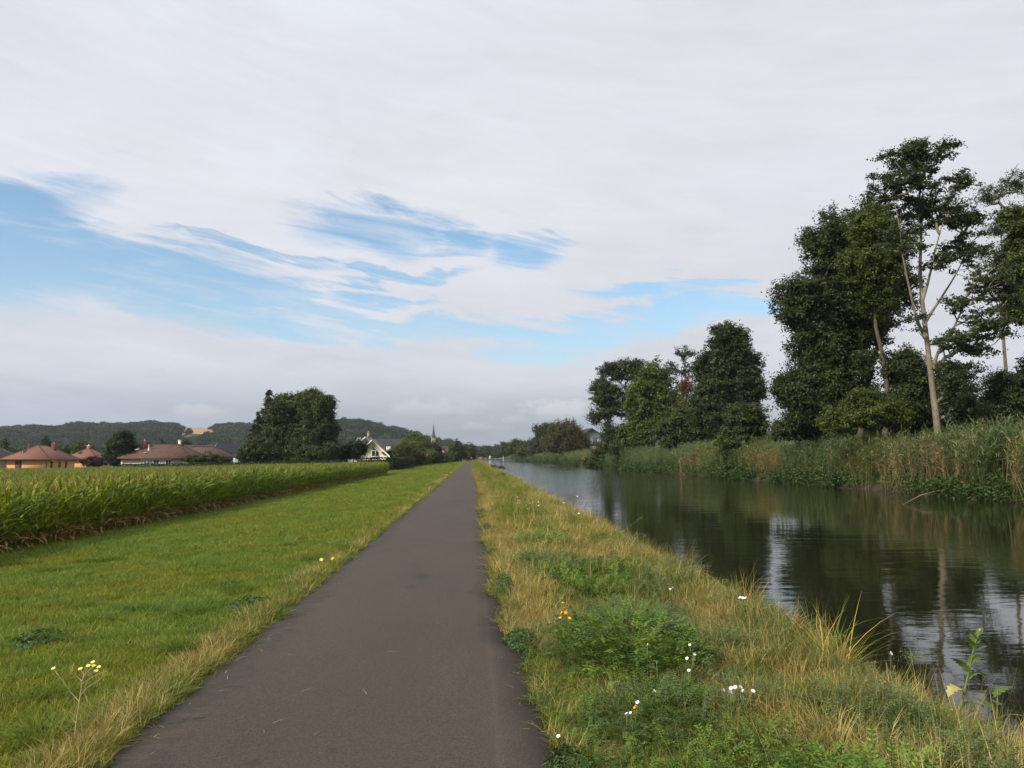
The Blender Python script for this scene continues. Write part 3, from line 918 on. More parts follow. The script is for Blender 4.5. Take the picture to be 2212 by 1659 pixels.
# dry clippings and stems blown onto the tarmac
lt = []
for _ in range(3):
    V, F, k_ = strips(np.array([[0, 0, 0.0]]), np.array([0.0]), np.array([rng.uniform(0.05, 0.14)]), np.array([0.12]), np.array([0.25]), np.array([0.004]), 3, 'blade')
    lt.append(make_mesh('clipping', V, [F], np.array((0.42, 0.34, 0.18)), [M['straw']]))
make_bank('litter', lt)
n = 330
y = 2.3 + 24 * rng.uniform(0, 1, n) ** 1.5
l_, r_ = path_edges(y)
x = np.where(rng.uniform(0, 1, n) < 0.6, l_ + np.abs(rng.normal(0, 0.22, n)), r_ - np.abs(rng.normal(0, 0.16, n)))
x = np.where(rng.uniform(0, 1, n) < 0.12, rng.uniform(-1.9, 0.3, n), x)
zz_ = 0.014 + 0.02 * (1 - (2 * (x - l_) / (r_ - l_) - 1) ** 2)
scatter('path_litter', 'litter', np.stack([x, y, zz_], -1), rng.uniform(0.5, 1.3, n), None, 0.05, label='dry clippings lying along the edges of the path')

# ------------------------------------------------------------------ maize field
gp_corn = [((0.160, 0.232, 0.027), 4), ((0.105, 0.178, 0.029), 2.5), ((0.225, 0.275, 0.036), 2.8)]
def corn_mesh(tasselled=True):
    mb = MB()
    hgt = rng.uniform(1.12, 1.36)
    lean = rng.normal(0, 0.05, 2)
    top = np.array([lean[0], lean[1], hgt])
    mb.tube([(0, 0, -0.05), tuple(top * 0.5), tuple(top)], [0.016, 0.013, 0.006], 4, 0, (0.15, 0.17, 0.05), False)
    n = 16
    k = np.arange(n)
    tt = 0.10 + 0.84 * k / (n - 1)
    base = top[None, :] * tt[:, None]
    az = k * math.pi + rng.normal(0, 0.55, n) + rng.uniform(0, 6.28)
    L = np.interp(tt, [0, 0.2, 0.5, 0.8, 1], [0.26, 0.40, 0.58, 0.54, 0.40]) * rng.uniform(0.85, 1.15, n)
    elev = np.radians(np.interp(tt, [0, 0.25, 1], [10, 56, 73]) + rng.normal(0, 9, n))
    bend = np.radians(np.interp(tt, [0, 0.25, 1], [100, 85, 50]) + rng.normal(0, 20, n))
    V, F, q = strips(base, az, L, elev, bend, np.interp(tt, [0, 0.3, 1], [0.032, 0.054, 0.044]), 6, 'lance', rng.normal(0, 0.3, n), 0.25)
    col = pick(gp_corn, n)
    dryc = pick([((0.36, 0.25, 0.12), 2), ((0.27, 0.17, 0.075), 1)], n)
    dry = (k < 3)[:, None]
    col = np.where(dry, dryc, col)
    mb.add(V, F, np.repeat(col, q, 0))
    m_ = 7
    mb.tube([tuple(top), tuple(top + np.array([0, 0, 0.12]))], 0.006, 3, 0, (0.24, 0.2, 0.08), False)
    top = top + np.array([0, 0, 0.07])
    V, F, q = strips(np.repeat(top[None], m_, 0), rng.uniform(0, 6.28, m_), rng.uniform(0.15, 0.25, m_), np.radians(rng.uniform(45, 90, m_)),
                     np.radians(rng.uniform(0, 40, m_)), np.full(m_, 0.017), 2, 'blade')
    mb.add(V, F, np.array((0.19, 0.165, 0.052)))
    o = mb.build('maize', [M['corn']])
    me = o.data
    bpy.data.objects.remove(o)
    return me
make_bank('maize', [corn_mesh() for _ in range(7)])
P_, S_ = [], []
for x0, x1, row, gap in ((-14, FIELD_X, 0.55, 0.11), (-26, -14, 0.7, 0.17), (-180, -26, 0.9, 0.45)):
    xs_ = np.arange(x1 - 0.1, x0, -row)
    for xr in xs_:
        yb = float(field_back(xr))
        y = np.arange(-6, yb, gap)
        y = y + rng.normal(0, 0.03, len(y))
        x = xr + rng.normal(0, 0.05, len(y))
        keep = (x > -0.95 * y - 12)
        if x0 < -26: keep &= (y > 12)
        P_.append(np.stack([x, y, gz(x, y)], -1)[keep])
P_ = np.concatenate(P_)
s = rng.uniform(0.9, 1.08, len(P_)) * (0.94 + 0.12 * fbm(P_[:, 0] * 0.15, P_[:, 1] * 0.15, 61))
scatter('maize_field', 'maize', P_, s, None, 0.05, label='field of green maize with brown tassels beside the mown grass')

# ------------------------------------------------------------------ reed bed along the far bank
gp_reed = [((0.115, 0.170, 0.065), 4), ((0.155, 0.20, 0.085), 2.5), ((0.085, 0.130, 0.060), 3), ((0.23, 0.21, 0.11), 0.6)]
gp_rdry = [((0.30, 0.24, 0.135), 3), ((0.23, 0.185, 0.10), 2), ((0.13, 0.15, 0.055), 3)]
def reed_mesh(dry):
    mb = MB()
    pal = gp_rdry if dry else gp_reed
    for s_ in range(7):
        bx, by = rng.normal(0, 0.16, 2)
        hgt = rng.uniform(1.9, 2.6) * (0.9 if dry else 1)
        ln = rng.normal(0, 0.16, 2) + (np.array([-0.25, -0.1]) if dry else 0)
        pts = [(bx, by, -0.1), (bx + ln[0] * 0.35, by + ln[1] * 0.35, hgt * 0.5), (bx + ln[0], by + ln[1], hgt)]
        c = pick(pal, 1)[0]
        mb.tube(pts, [0.010, 0.008, 0.003], 3, 0, c * (1.1 if dry else 1.0), False)
        n = 6 if dry else 11
        tt = rng.uniform(0.25 if not dry else 0.4, 0.97, n)
        base = np.stack([np.interp(tt, [0, .5, 1], [p[a] for p in pts]) for a in range(3)], -1)
        V, F, q = strips(base, rng.uniform(0, 6.28, n), rng.uniform(0.3, 0.6, n), np.radians(rng.uniform(35, 75, n)), np.radians(rng.uniform(30, 110, n)),
                         rng.uniform(0.022, 0.038, n), 4, 'lance', rng.normal(0, 0.3, n))
        mb.add(V, F, np.repeat(pick(pal, n), q, 0))
        if rng.uniform() < 0.2:
            V, F, q = strips(np.repeat([pts[2]], 5, 0), rng.normal(0.5, 0.8, 5), rng.uniform(0.12, 0.25, 5), np.radians(rng.uniform(50, 90, 5)),
                             np.radians(rng.uniform(20, 70, 5)), np.full(5, 0.03), 3, 'lance')
            mb.add(V, F, np.array((0.26, 0.21, 0.13)))
    o = mb.build('reeds', [M['reed']])
    me = o.data
    bpy.data.objects.remove(o)
    return me
make_bank('reeds', [reed_mesh(False) for _ in range(5)] + [reed_mesh(True) for _ in range(4)])
P_, S_, I_ = [], [], []
for y0, y1, dens, sc in ((6, 60, 5.0, 1.0), (60, 110, 3.5, 1.08), (110, 200, 2.0, 1.15), (200, 380, 0.9, 1.25), (380, 630, 0.4, 1.4)):
    n = int((y1 - y0) * 3.7 * dens)
    y = rng.uniform(y0, y1, n)
    x = rng.uniform(26.5, 30.2, n)
    d = fbm(x * 0.25 + 3, y * 0.11, 71, 3) + rng.normal(0, 0.07, n)
    dry = (d > 0.62) & (x < 27.9)
    hh = 0.72 + 0.35 * fbm(y * 0.05, x * 0.1, 74) + 0.34 * sstep(y, 62, 40) + 0.14 * sstep(y, 48, 60) * sstep(y, 115, 95)
    s = sc * hh * rng.uniform(0.85, 1.12, n)
    P_.append(np.stack([x, y, gz(x, y)], -1))
    S_.append(s)
    I_.append(np.where(dry, rng.integers(5, 9, n), rng.integers(0, 5, n)))
scatter('reed_bed', 'reeds', np.concatenate(P_), np.concatenate(S_), np.concatenate(I_), 0.13, label='reed bed of green and straw-coloured stems along the far bank')
# dark herbs and brambles where the reeds meet the water
hm = [low_weed('bank_herb', [((0.045, 0.085, 0.02), 3), ((0.075, 0.115, 0.028), 2), ((0.03, 0.06, 0.018), 2)], 150, (0.06, 0.13), 0.75, 0.5, 0.6) for _ in range(3)]
hm += [low_weed('pale_herb', [((0.22, 0.20, 0.13), 1), ((0.09, 0.12, 0.03), 3)], 130, (0.05, 0.11), 0.7, 0.45, 0.6)]
make_bank('herbs', hm)
n = 1500
y = 18 + 480 * rng.uniform(0, 1, n) ** 2.0
x = 26.4 + np.abs(rng.normal(0, 0.45, n))
k = fbm(y * 0.13, y * 0 + 2, 81)
keep = k + rng.normal(0, 0.08, n) > 0.42
x, y = x[keep], y[keep]
scatter('bank_herbs', 'herbs', np.stack([x, y, np.maximum(gz(x, y), WATER_Z - 0.05)], -1), rng.uniform(0.8, 1.7, len(x)) * (1 + y / 200), np.where(rng.uniform(0, 1, len(x)) < 0.12, 3, rng.integers(0, 3, len(x))), 0.1,
        label='low leafy herbs hanging over the water at the foot of the reeds')
# rough meadow behind the reeds and under the trees
n = 2600
y = rng.uniform(18, 260, n)
x = rng.uniform(30, 62, n)
scatter('meadow_grass', 'verge', np.stack([x, y, gz(x, y)], -1), rng.uniform(3.0, 5.5, n), rng.integers(4, 8, n), 0.1, label='rough meadow growth behind the reeds')
# ------------------------------------------------------------------ trees: trunk and limbs grown out to leaf clumps
LEAF_K, LEAF_S = 1.15, 0.78
def grow_tree(name, label, cat, base, ells, clump_r=(0.6, 1.1), leaves=140, leaf=(0.16, 0.28), pal=None, bark='bark', trunk=None, trunk_r=0.25,
              lean_to=None, group=None, shell=0.55, flat=0.78, up=0.35, droop=0.0, stems=None, density=1.0, conifer=False, fill=True):
    """ells: crown lobes [(centre, radii, number of clumps)] in world metres; trunk: points from the base up."""
    base = np.asarray(base, float)
    root = empty(name, base)
    tag(root, label, cat, group)
    # clumps
    C, CR = [], []
    ells = list(ells)
    if fill and len(ells) > 2:                    # foliage bridging neighbouring lobes
        e0 = list(ells)
        for i_, (c, r, k) in enumerate(e0):
            dd_ = [np.linalg.norm(np.asarray(c) - np.asarray(e[0])) + (1e9 if j_ <= i_ else 0) for j_, e in enumerate(e0)]
            j_ = int(np.argmin(dd_))
            if dd_[j_] < 1e8:
                c2, r2, k2 = e0[j_]
                ells.append((0.5 * (np.asarray(c) + np.asarray(c2)), 0.42 * (np.asarray(r) + np.asarray(r2)), 0.28 * (k + k2)))
    for c, r, k in ells:
        c, r = np.asarray(c, float), np.asarray(r, float)
        k = max(3, int(k * density * 1.5))
        d = rng.normal(size=(k, 3))
        d /= np.linalg.norm(d, axis=1)[:, None]
        if conifer:
            zc = rng.uniform(0, 1, k) ** 1.5
            rad = (1 - zc * 0.97) * rng.uniform(0.35, 1.0, k) ** 0.6
            th = rng.uniform(0, 6.283, k)
            p = np.stack([c[0] + r[0] * rad * np.cos(th), c[1] + r[1] * rad * np.sin(th), c[2] - r[2] + 2 * r[2] * zc], -1)
        else:
            p = c + d * (rng.uniform(0, 1, k) ** shell * (0.82 + 0.4 * (vnoise(d[:, 0] * 2.3 + c[0], d[:, 2] * 2.3 + c[2], 7) - 0.3)))[:, None] * r
        C.append(p)
        CR.append(rng.uniform(*clump_r, k) * ((1.15 - 0.75 * zc) if conifer else 1.0))
    C, CR = np.concatenate(C), np.concatenate(CR)
    ok = C[:, 2] > base[2] + 0.15
    C, CR = C[ok], CR[ok]
    # skeleton
    cen = C.mean(0)
    topz = C[:, 2].max()
    if trunk is None:
        t_ = np.linspace(0, 1, 7)
        end = np.array([cen[0] * 0.6 + base[0] * 0.4, cen[1] * 0.6 + base[1] * 0.4, base[2] + (topz - base[2]) * 0.82])
        trunk = base + (end - base) * t_[:, None]
        trunk[1:-1, :2] += rng.normal(0, 0.05, (5, 2)) * (topz - base[2]) * 0.15
        trunk[0, 2] -= 0.3
    stemlist = [np.asarray(trunk, float)] + [np.asarray(s, float) for s in (stems or [])]
    mb = MB()
    nodes, parent, isstem = [], [], []
    for si, st in enumerate(stemlist):
        L = np.concatenate([[0], np.cumsum(np.linalg.norm(np.diff(st, axis=0), axis=1))])
        tt = np.linspace(0, L[-1], max(6, int(L[-1] / 0.9)))
        q_ = np.stack([np.interp(tt, L, st[:, a]) for a in range(3)], -1)
        r0 = trunk_r if si == 0 else trunk_r * 0.42
        rad = r0 * (1 - 0.82 * (tt / tt[-1]) ** 0.9)
        rad[0] *= 1.25
        mb.tube(q_, rad, 8, 0)
        f = len(nodes)
        for a, p in enumerate(q_):
            nodes.append(p)
            parent.append(-1)
            isstem.append(True)
    order = np.argsort(np.min(np.linalg.norm(C[:, None] - np.array(nodes)[None], axis=2), axis=1))
    NA = np.array(nodes)
    NA_ = [NA]
    allN = NA.copy()
    seg = []
    for i in order:
        c = C[i]
        dv = allN - c
        dist = np.linalg.norm(dv, axis=1) + np.maximum(0, dv[:, 2] + 0.25) * 1.6
        dist = np.where(allN[:, 2] < base[2] + 0.12 * (topz - base[2]), dist + 4, dist)
        j = int(np.argmin(dist))
        a = allN[j]
        mid = 0.5 * (a + c) + np.array([0, 0, -0.06 * np.linalg.norm(c - a)]) + rng.normal(0, 0.06, 3) * np.linalg.norm(c - a)
        m1 = len(allN)
        allN = np.concatenate([allN, [mid, c]])
        parent += [j, m1]
        isstem += [False, False]
    w = np.zeros(len(allN))
    for i in range(len(allN) - 1, len(NA) - 1, -1):
        w[i] += 1.0
        if parent[i] >= 0:
            w[parent[i]] += w[i] * 1.0
    for i in range(len(NA), len(allN)):
        p = parent[i]
        ra = min(0.012 + 0.008 * w[i] ** 0.6, trunk_r * 0.5)
        rb = ra if isstem[p] else min(0.012 + 0.008 * w[p] ** 0.6, trunk_r * 0.5)
        mb.tube([allN[p], allN[i]], [min(rb, ra * 1.4), ra], 5, 0, cap=False)
    for k in range(len(mb.V)):
        mb.V[k] = mb.V[k] - base
    mb.build('trunk', [M[bark]], root, smooth=True)
    # leaves, set along short twigs that fan out from each clump
    nl = np.maximum(10, (leaves * LEAF_K * (CR / np.mean(CR)) ** 2 * rng.uniform(0.6, 1.4, len(C)))).astype(int)
    idx = np.repeat(np.arange(len(C)), nl)
    n = len(idx)
    KT = 11
    tw = rng.normal(size=(len(C), KT, 3)) + np.array([0, 0, 0.25])
    oc = C - cen
    oc /= np.linalg.norm(oc, axis=1)[:, None] + 1e-6
    tw = tw + oc[:, None, :] * 0.45
    tw /= np.linalg.norm(tw, axis=2)[..., None]
    tw *= rng.uniform(0.6, 1.35, (len(C), KT, 1))
    d = tw[idx, rng.integers(0, KT, n)]
    rr = rng.uniform(0, 1, n) ** 0.7
    loc = d * rr[:, None] + rng.normal(0, 0.16, (n, 3))
    pos = C[idx] + loc * (CR[idx][:, None] * np.array([1, 1, flat]))
    pos[:, 2] -= droop * rng.uniform(0, 1, n) ** 2 * CR[idx]
    outw = oc[idx]
    nrm = d * 0.6 + outw * 0.35 + rng.normal(size=(n, 3)) * 0.55 + np.array([0, 0, up])
    sz = rng.uniform(*leaf, n) * LEAF_S
    V, F = quads(pos, nrm, sz, 0.62)
    ccol = pick(pal, len(C))
    col = ccol[idx] * 0.45 + pick(pal, n) * 0.55
    me = make_mesh('crown', V - base, [F], np.repeat(col, 4, 0), [M['tree_leaf']])
    link('crown', me, root)
    return root

def E(px, py, rx, ry, Y, k, dy=0.0, dk=1.0):
    """lobe surveyed from the photograph: bearing, distance Y, half-widths"""
    s = Y / FD
    return (P(px, py, Y + dy), (rx * s, 0.5 * (rx + ry) * s * dk, ry * s), k)
def at(px, Y, x=None):
    p = P(px, 988, Y)
    return np.array([p[0], Y, float(gz(p[0], Y))])
def TP(pts, Y, dys=None):
    return np.array([P(a, b, Y + (dys[i] if dys else 0)) for i, (a, b) in enumerate(pts)])

DK = [((0.040, 0.058, 0.020), 4), ((0.058, 0.080, 0.024), 3), ((0.026, 0.038, 0.016), 2.5), ((0.088, 0.108, 0.028), 1.3)]
OL = [((0.075, 0.095, 0.019), 4), ((0.105, 0.126, 0.026), 3), ((0.048, 0.066, 0.017), 2)]
LIT = [((0.086, 0.122, 0.021), 4), ((0.118, 0.152, 0.028), 2), ((0.054, 0.082, 0.019), 3)]
MP = [((0.046, 0.064, 0.024), 4), ((0.068, 0.088, 0.029), 3), ((0.033, 0.046, 0.020), 2)]

# the tall half-bare maple with the pale trunk
b = at(2028, 54)
tr = np.concatenate([[b + np.array([0.05, 0, -0.3])], TP([(2024, 915), (2012, 818), (2002, 734), (1992, 650), (1987, 586), (1990, 497), (1986, 420), (1990, 340)], 54, [0, 0.2, 0.3, 0.5, 0.8, 0.6, 0.5, 0.3])])
st2 = TP([(1998, 730), (1980, 690), (1965, 625), (1952, 566), (1942, 480), (1930, 430)], 54, [0.3, -0.1, -0.5, -1.0, -1.3, -1.4])
st3 = TP([(1999, 694), (2029, 650), (2064, 595), (2093, 536)], 54, [0.4, 0.9, 1.4, 1.8])
st4 = TP([(2015, 795), (2029, 752), (2069, 694), (2093, 625), (2118, 575)], 54, [0.2, -0.4, -1.0, -1.8, -2.2])
st5 = TP([(2017, 785), (1990, 762), (1960, 752)], 54, [0.2, 0.6, 1.0])
st6 = TP([(1992, 650), (2008, 600), (2020, 540), (2040, 470)], 54, [0.5, 0.0, -0.6, -1.0])
st7 = TP([(1966, 630), (1940, 610), (1905, 590)], 54, [-0.5, -0.2, 0.2])
grow_tree('maple_tree', 'tall half-bare maple with a pale bare trunk standing in the reeds on the far bank', 'tree', b,
          [E(1980, 343, 78, 50, 54, 58), E(2045, 318, 24, 26, 54, 10), E(1940, 398, 84, 46, 54, 50, -1), E(2004, 450, 92, 58, 54, 64), E(2070, 392, 36, 30, 54, 14), E(2078, 470, 50, 42, 54, 26, 1.5),
           E(2090, 536, 62, 46, 54, 28, 1), E(1955, 520, 60, 46, 54, 24, -1), E(2133, 605, 58, 50, 54, 32, -2), E(2145, 700, 54, 42, 54, 32, -2.5), E(2035, 570, 46, 34, 54, 10),
           E(2074, 655, 44, 28, 54, 14, -2), E(2074, 735, 60, 22, 54, 22, -2), E(2115, 752, 44, 20, 54, 14, -2), E(2064, 815, 56, 42, 54, 26, -1), E(2040, 880, 30, 40, 54, 8, 0.5), E(2175, 640, 30, 50, 54, 12, -2), E(1985, 690, 40, 30, 54, 5)],
          (0.38, 0.78), 62, (0.17, 0.28), MP, 'pale_bark', tr, 0.27, stems=[st2, st3, st4, st5, st6], flat=0.5, shell=0.5, fill=False)
# the dense dark tree left of it
b = at(1850, 64)
tr = np.concatenate([[b + np.array([0, 0, -0.3])], TP([(1866, 880), (1880, 800), (1900, 735), (1885, 690), (1878, 600), (1870, 520)], 64)])
st = TP([(1896, 740), (1920, 690), (1935, 600), (1930, 520)], 64)
st_b = TP([(1866, 860), (1820, 780), (1790, 680), (1780, 600)], 64, [0, -.5, -1, -1])
grow_tree('dark_tree', 'broad dense dark tree left of the pale-trunked maple', 'tree', b,
          [E(1806, 518, 84, 66, 64, 84), E(1870, 470, 60, 50, 64, 34, 2), E(1722, 655, 50, 52, 64, 48, -1), E(1806, 620, 95, 85, 64, 100), E(1760, 735, 64, 60, 64, 60), E(1850, 700, 90, 80, 64, 70, 1),
           E(1713, 835, 46, 50, 64, 44), E(1806, 815, 100, 90, 64, 110), E(1750, 885, 60, 40, 64, 44), E(1930, 620, 60, 80, 64, 36, 2)],
          (0.6, 1.15), 130, (0.20, 0.34), DK, 'bark', tr, 0.36, stems=[st, st_b])
b = at(1905, 60)
grow_tree('olive_tree', 'yellowish green tree leafing in front of the dark tree, left of the maple crown', 'tree', b,
          [E(1885, 500, 55, 60, 60, 45, -1), E(1925, 560, 45, 70, 60, 40, -1), E(1860, 570, 50, 40, 60, 26, -1), E(1900, 650, 50, 50, 60, 22)],
          (0.6, 1.0), 140, (0.18, 0.30), OL, 'bark', np.concatenate([[b + np.array([0, 0, -.3])], TP([(1918, 850), (1905, 760), (1890, 700), (1895, 600), (1895, 500)], 60)]), 0.28)
# trees at the right edge
b = at(2235, 57)
grow_tree('edge_tree', 'olive green tree at the right edge, beyond the maple', 'tree', b,
          [E(2205, 560, 48, 70, 57, 60), E(2200, 660, 40, 50, 57, 36), E(2190, 480, 45, 40, 57, 30), E(2260, 600, 60, 130, 57, 90), E(2250, 760, 40, 50, 57, 20)],
          (0.5, 0.95), 140, (0.17, 0.30), OL, 'bark', None, 0.32)
b = at(2180, 72)
grow_tree('thin_tree', 'thin-leaved tree showing its twigs against the sky behind the right edge tree', 'tree', b,
          [E(2140, 420, 36, 42, 72, 20), E(2195, 395, 40, 50, 72, 26), E(2165, 480, 50, 50, 72, 24), E(2150, 560, 40, 50, 72, 12)],
          (0.45, 0.8), 70, (0.14, 0.24), MP, 'twig', None, 0.26, fill=False)
b = at(2165, 62)
grow_tree('low_tree', 'low spreading dark tree behind the reeds at the right edge', 'tree', b,
          [E(2165, 850, 50, 45, 62, 45), E(2215, 840, 60, 45, 62, 50), E(2120, 885, 40, 25, 62, 20), E(2260, 800, 60, 40, 62, 30), E(2190, 895, 60, 30, 62, 30)],
          (0.6, 1.0), 140, (0.18, 0.3), DK, 'bark', None, 0.25)
for px_c, wd_, Y_, pal_, lab_ in ((1725, 45, 66, DK, 'dark bushes at the left foot of the broad dark tree'), (1985, 60, 63, DK, 'dark bushes behind the foot of the pale trunk'),
                                   (2100, 55, 66, DK, 'dark bushes filling the gap right of the pale trunk'), (2185, 50, 64, DK, 'dark bushes under the low spreading tree at the right edge'),
                                   (1830, 60, 68, DK, 'dark bushes behind the yellow-green shrubs')):
    b = at(px_c, Y_)
    grow_tree('bank_shrub', lab_, 'shrub', b, [E(px_c, 915, wd_, 28, Y_, 44), E(px_c + wd_ * 0.7, 930, wd_ * 0.7, 20, Y_, 26), E(px_c - wd_ * 0.7, 930, wd_ * 0.7, 20, Y_, 26)], (0.5, 0.9), 120, (0.18, 0.3), pal_, 'bark', None, 0.08)
b = at(2075, 58)
grow_tree('sapling', 'young bushy maple just right of the pale trunk', 'tree', b,
          [E(2060, 850, 45, 55, 58, 40), E(2085, 885, 50, 35, 58, 26), E(2050, 800, 28, 30, 58, 12)], (0.45, 0.8), 110, (0.16, 0.28), MP, 'bark', None, 0.12)
b = at(1965, 60)
grow_tree('understorey_tree', 'dense lower tree filling the gap between the dark trunk and the pale maple', 'tree', b,
          [E(1960, 800, 55, 60, 60, 50), E(1985, 870, 60, 50, 60, 45), E(1930, 880, 50, 45, 60, 36)], (0.6, 1.0), 150, (0.18, 0.3), DK, 'bark', None, 0.2)
b = at(1880, 55)
grow_tree('bank_shrub', 'yellow-green shrubs at the foot of the broad dark tree', 'shrub', b,
          [E(1870, 880, 60, 40, 55, 45), E(1920, 900, 50, 28, 55, 30), E(1810, 905, 40, 28, 55, 26)], (0.45, 0.8), 120, (0.15, 0.26), OL, 'bark', None, 0.08)

# the middle clump of trees on the far bank
b = at(1378, 160)
grow_tree('black_poplar', 'leftmost tree of the clump, its ragged dark crown open to the sky', 'tree', b,
          [E(1300, 845, 30, 28, 160, 34), E(1325, 805, 38, 26, 160, 40), E(1375, 800, 40, 30, 160, 44), E(1350, 870, 30, 40, 160, 30), E(1322, 860, 22, 30, 160, 16), E(1315, 890, 26, 24, 160, 16), E(1330, 935, 36, 30, 160, 30), E(1288, 900, 14, 18, 160, 8)],
          (0.9, 1.6), 110, (0.32, 0.55), DK, 'bark', None, 0.5, shell=0.6, fill=False)
b = at(1412, 140)
grow_tree('horse_chestnut', 'sunlit yellow-green tree with a full crown, left of centre in the clump', 'tree', b,
          [E(1415, 820, 42, 45, 140, 50), E(1388, 865, 45, 45, 140, 50), E(1430, 880, 50, 50, 140, 50), E(1395, 925, 48, 34, 140, 36), E(1365, 940, 35, 26, 140, 22)],
          (1.0, 1.7), 150, (0.36, 0.6), LIT, 'bark', None, 0.42)
b = at(1470, 150)
grow_tree('feathery_tree', 'slender tree with a thin feathery top rising behind the sunlit tree', 'tree', b,
          [E(1478, 770, 26, 28, 150, 22), E(1455, 800, 34, 22, 150, 22), E(1495, 800, 26, 30, 150, 20), E(1470, 850, 40, 40, 150, 30)],
          (0.6, 1.1), 60, (0.24, 0.40), MP, 'twig', None, 0.3, fill=False)
b = at(1482, 128)
grow_tree('dead_tree', 'small tree of rust-red dead leaves in the middle of the clump', 'tree', b,
          [E(1482, 838, 15, 30, 128, 24), E(1478, 870, 14, 22, 128, 8)], (0.45, 0.8), 60, (0.22, 0.36),
          [((0.15, 0.065, 0.03), 3), ((0.11, 0.055, 0.028), 2)], 'twig', None, 0.12)
b = at(1575, 110)
grow_tree('dark_willow', 'tallest tree of the clump, a dark crown with ragged edges at its right end', 'tree', b,
          [E(1575, 735, 52, 36, 110, 60), E(1540, 790, 40, 40, 110, 40), E(1600, 790, 48, 45, 110, 60), E(1560, 840, 70, 45, 110, 80), E(1625, 845, 32, 32, 110, 30), E(1530, 890, 50, 50, 110, 50),
           E(1590, 900, 50, 45, 110, 45)], (0.8, 1.4), 150, (0.30, 0.5), DK, 'bark', None, 0.5)
b = at(1500, 118)
grow_tree('understorey_tree', 'low dark tree under the rust-red one, behind the reeds', 'tree', b,
          [E(1480, 910, 55, 45, 118, 50), E(1540, 930, 50, 35, 118, 40), E(1450, 945, 40, 26, 118, 24)], (0.9, 1.5), 140, (0.32, 0.5), DK + OL[:1], 'bark', None, 0.25)
b = at(1602, 82)
b[2] = max(b[2], -0.4)
grow_tree('bank_tree', 'young green tree growing at the waterline between the reed beds', 'tree', b,
          [E(1600, 900, 36, 36, 82, 34), E(1640, 905, 26, 30, 82, 20), E(1590, 955, 44, 40, 82, 46), E(1630, 965, 34, 40, 82, 34), E(1595, 1010, 48, 26, 82, 36), E(1655, 990, 16, 26, 82, 10)],
          (0.5, 0.9), 130, (0.2, 0.36), DK[:2] + LIT[2:] + OL[:1], 'bark', None, 0.16)
b = at(1300, 163)
grow_tree('bank_shrub', 'dark rounded shrub overhanging the water at the left end of the reeds', 'shrub', b,
          [E(1300, 985, 26, 28, 163, 34), E(1318, 1000, 22, 16, 163, 18), E(1275, 1000, 20, 14, 163, 14)], (0.7, 1.2), 130, (0.28, 0.45), DK[:2] + OL[:1], 'bark', None, 0.12)
b = at(1345, 145)
grow_tree('bank_shrub', 'green bushes below the leftmost tree of the clump', 'shrub', b,
          [E(1340, 965, 40, 20, 145, 34), E(1385, 960, 40, 18, 145, 28)], (0.8, 1.3), 130, (0.3, 0.45), DK[:2] + LIT[2:], 'bark', None, 0.12)

# trees further along the far bank
b = at(1222, 245)
grow_tree('brown_willow', 'brownish green willow with a wispy upright crown beyond the shrubs', 'tree', b,
          [E(1222, 935, 36, 28, 245, 60), E(1235, 965, 38, 20, 245, 40), E(1195, 955, 30, 26, 245, 40), E(1258, 962, 20, 14, 245, 16)], (1.2, 1.9), 130, (0.4, 0.7),
          [((0.085, 0.078, 0.024), 3), ((0.10, 0.088, 0.03), 2), ((0.06, 0.06, 0.02), 2)], 'bark', None, 0.3, flat=1.3)
b = at(1178, 330)
grow_tree('poplar', 'grey-green open-crowned tree standing left of the brown willow', 'tree', b,
          [E(1168, 930, 18, 14, 330, 30), E(1190, 922, 14, 10, 330, 16), E(1165, 948, 14, 10, 330, 12)], (1.0, 1.8), 70, (0.5, 0.8), DK, 'bark', None, 0.35)
for px, py, rx, ry, Y, pal, lab in (
        (1132, 968, 15, 14, 390, LIT[2:] + OL[:1], 'rounded pale green tree on the far bank, left of the grey-green poplar'),
        (1155, 965, 14, 16, 360, DK, 'dark tree between the rounded pale tree and the brown willow'),
        (1112, 962, 16, 16, 450, DK, 'dark green tree behind the rounded pale one on the far bank'),
        (1090, 968, 12, 14, 520, DK[:2] + OL[:1], 'green tree behind the thin pole where the far bank narrows'),
        (1075, 974, 8, 10, 600, DK, 'small dark tree nearest the canal lock on the far bank')):
    b = at(px, Y)
    grow_tree('far_bank_tree', lab, 'tree', b, [E(px, py, rx, ry, Y, 34), E(px + rx * 0.6, py + ry * 0.6, rx * 0.7, ry * 0.6, Y, 18), E(px - rx * 0.5, py + ry * 0.7, rx * 0.7, ry * 0.5, Y, 14)],
              (1.3, 2.2), 60, (0.7, 1.1), pal, 'bark', None, 0.3, group='trees along the far bank')

# the tall group of trees behind the maize
LA = [((0.056, 0.072, 0.026), 4), ((0.072, 0.090, 0.028), 3), ((0.040, 0.056, 0.024), 2)]
def conifer(name, label, px, top, w, Y, k, pal, tr=0.2, zlow=990, leaf=(0.22, 0.4), bark='bark', n=90, cat='tree'):
    b = at(px, Y)
    s = Y / FD
    c = P(px, 0.5 * (top + zlow), Y)
    trunk = np.array([b + [0, 0, -0.2], b + (P(px, top, Y) - b) * 0.5, P(px, top + 3, Y)])
    trunk[1, :2] += rng.normal(0, 0.04, 2)
    return grow_tree(name, label, cat, b, [(c, (w * s, w * s, 0.5 * (zlow - top) * s), k)], (0.0042 * Y, 0.0078 * Y), n, leaf, pal, bark, trunk, tr, flat=0.45, droop=0.5, conifer=True)
conifer('spruce_tree', 'pointed spruce at the left of the tall group behind the maize', 580, 843, 46, 136, 230, DK[:2] + LA[:1])
conifer('young_spruce', 'smaller pointed spruce leaning out at the far left of the tall group', 556, 890, 34, 134, 120, DK[:2] + LA[:1], 0.12)
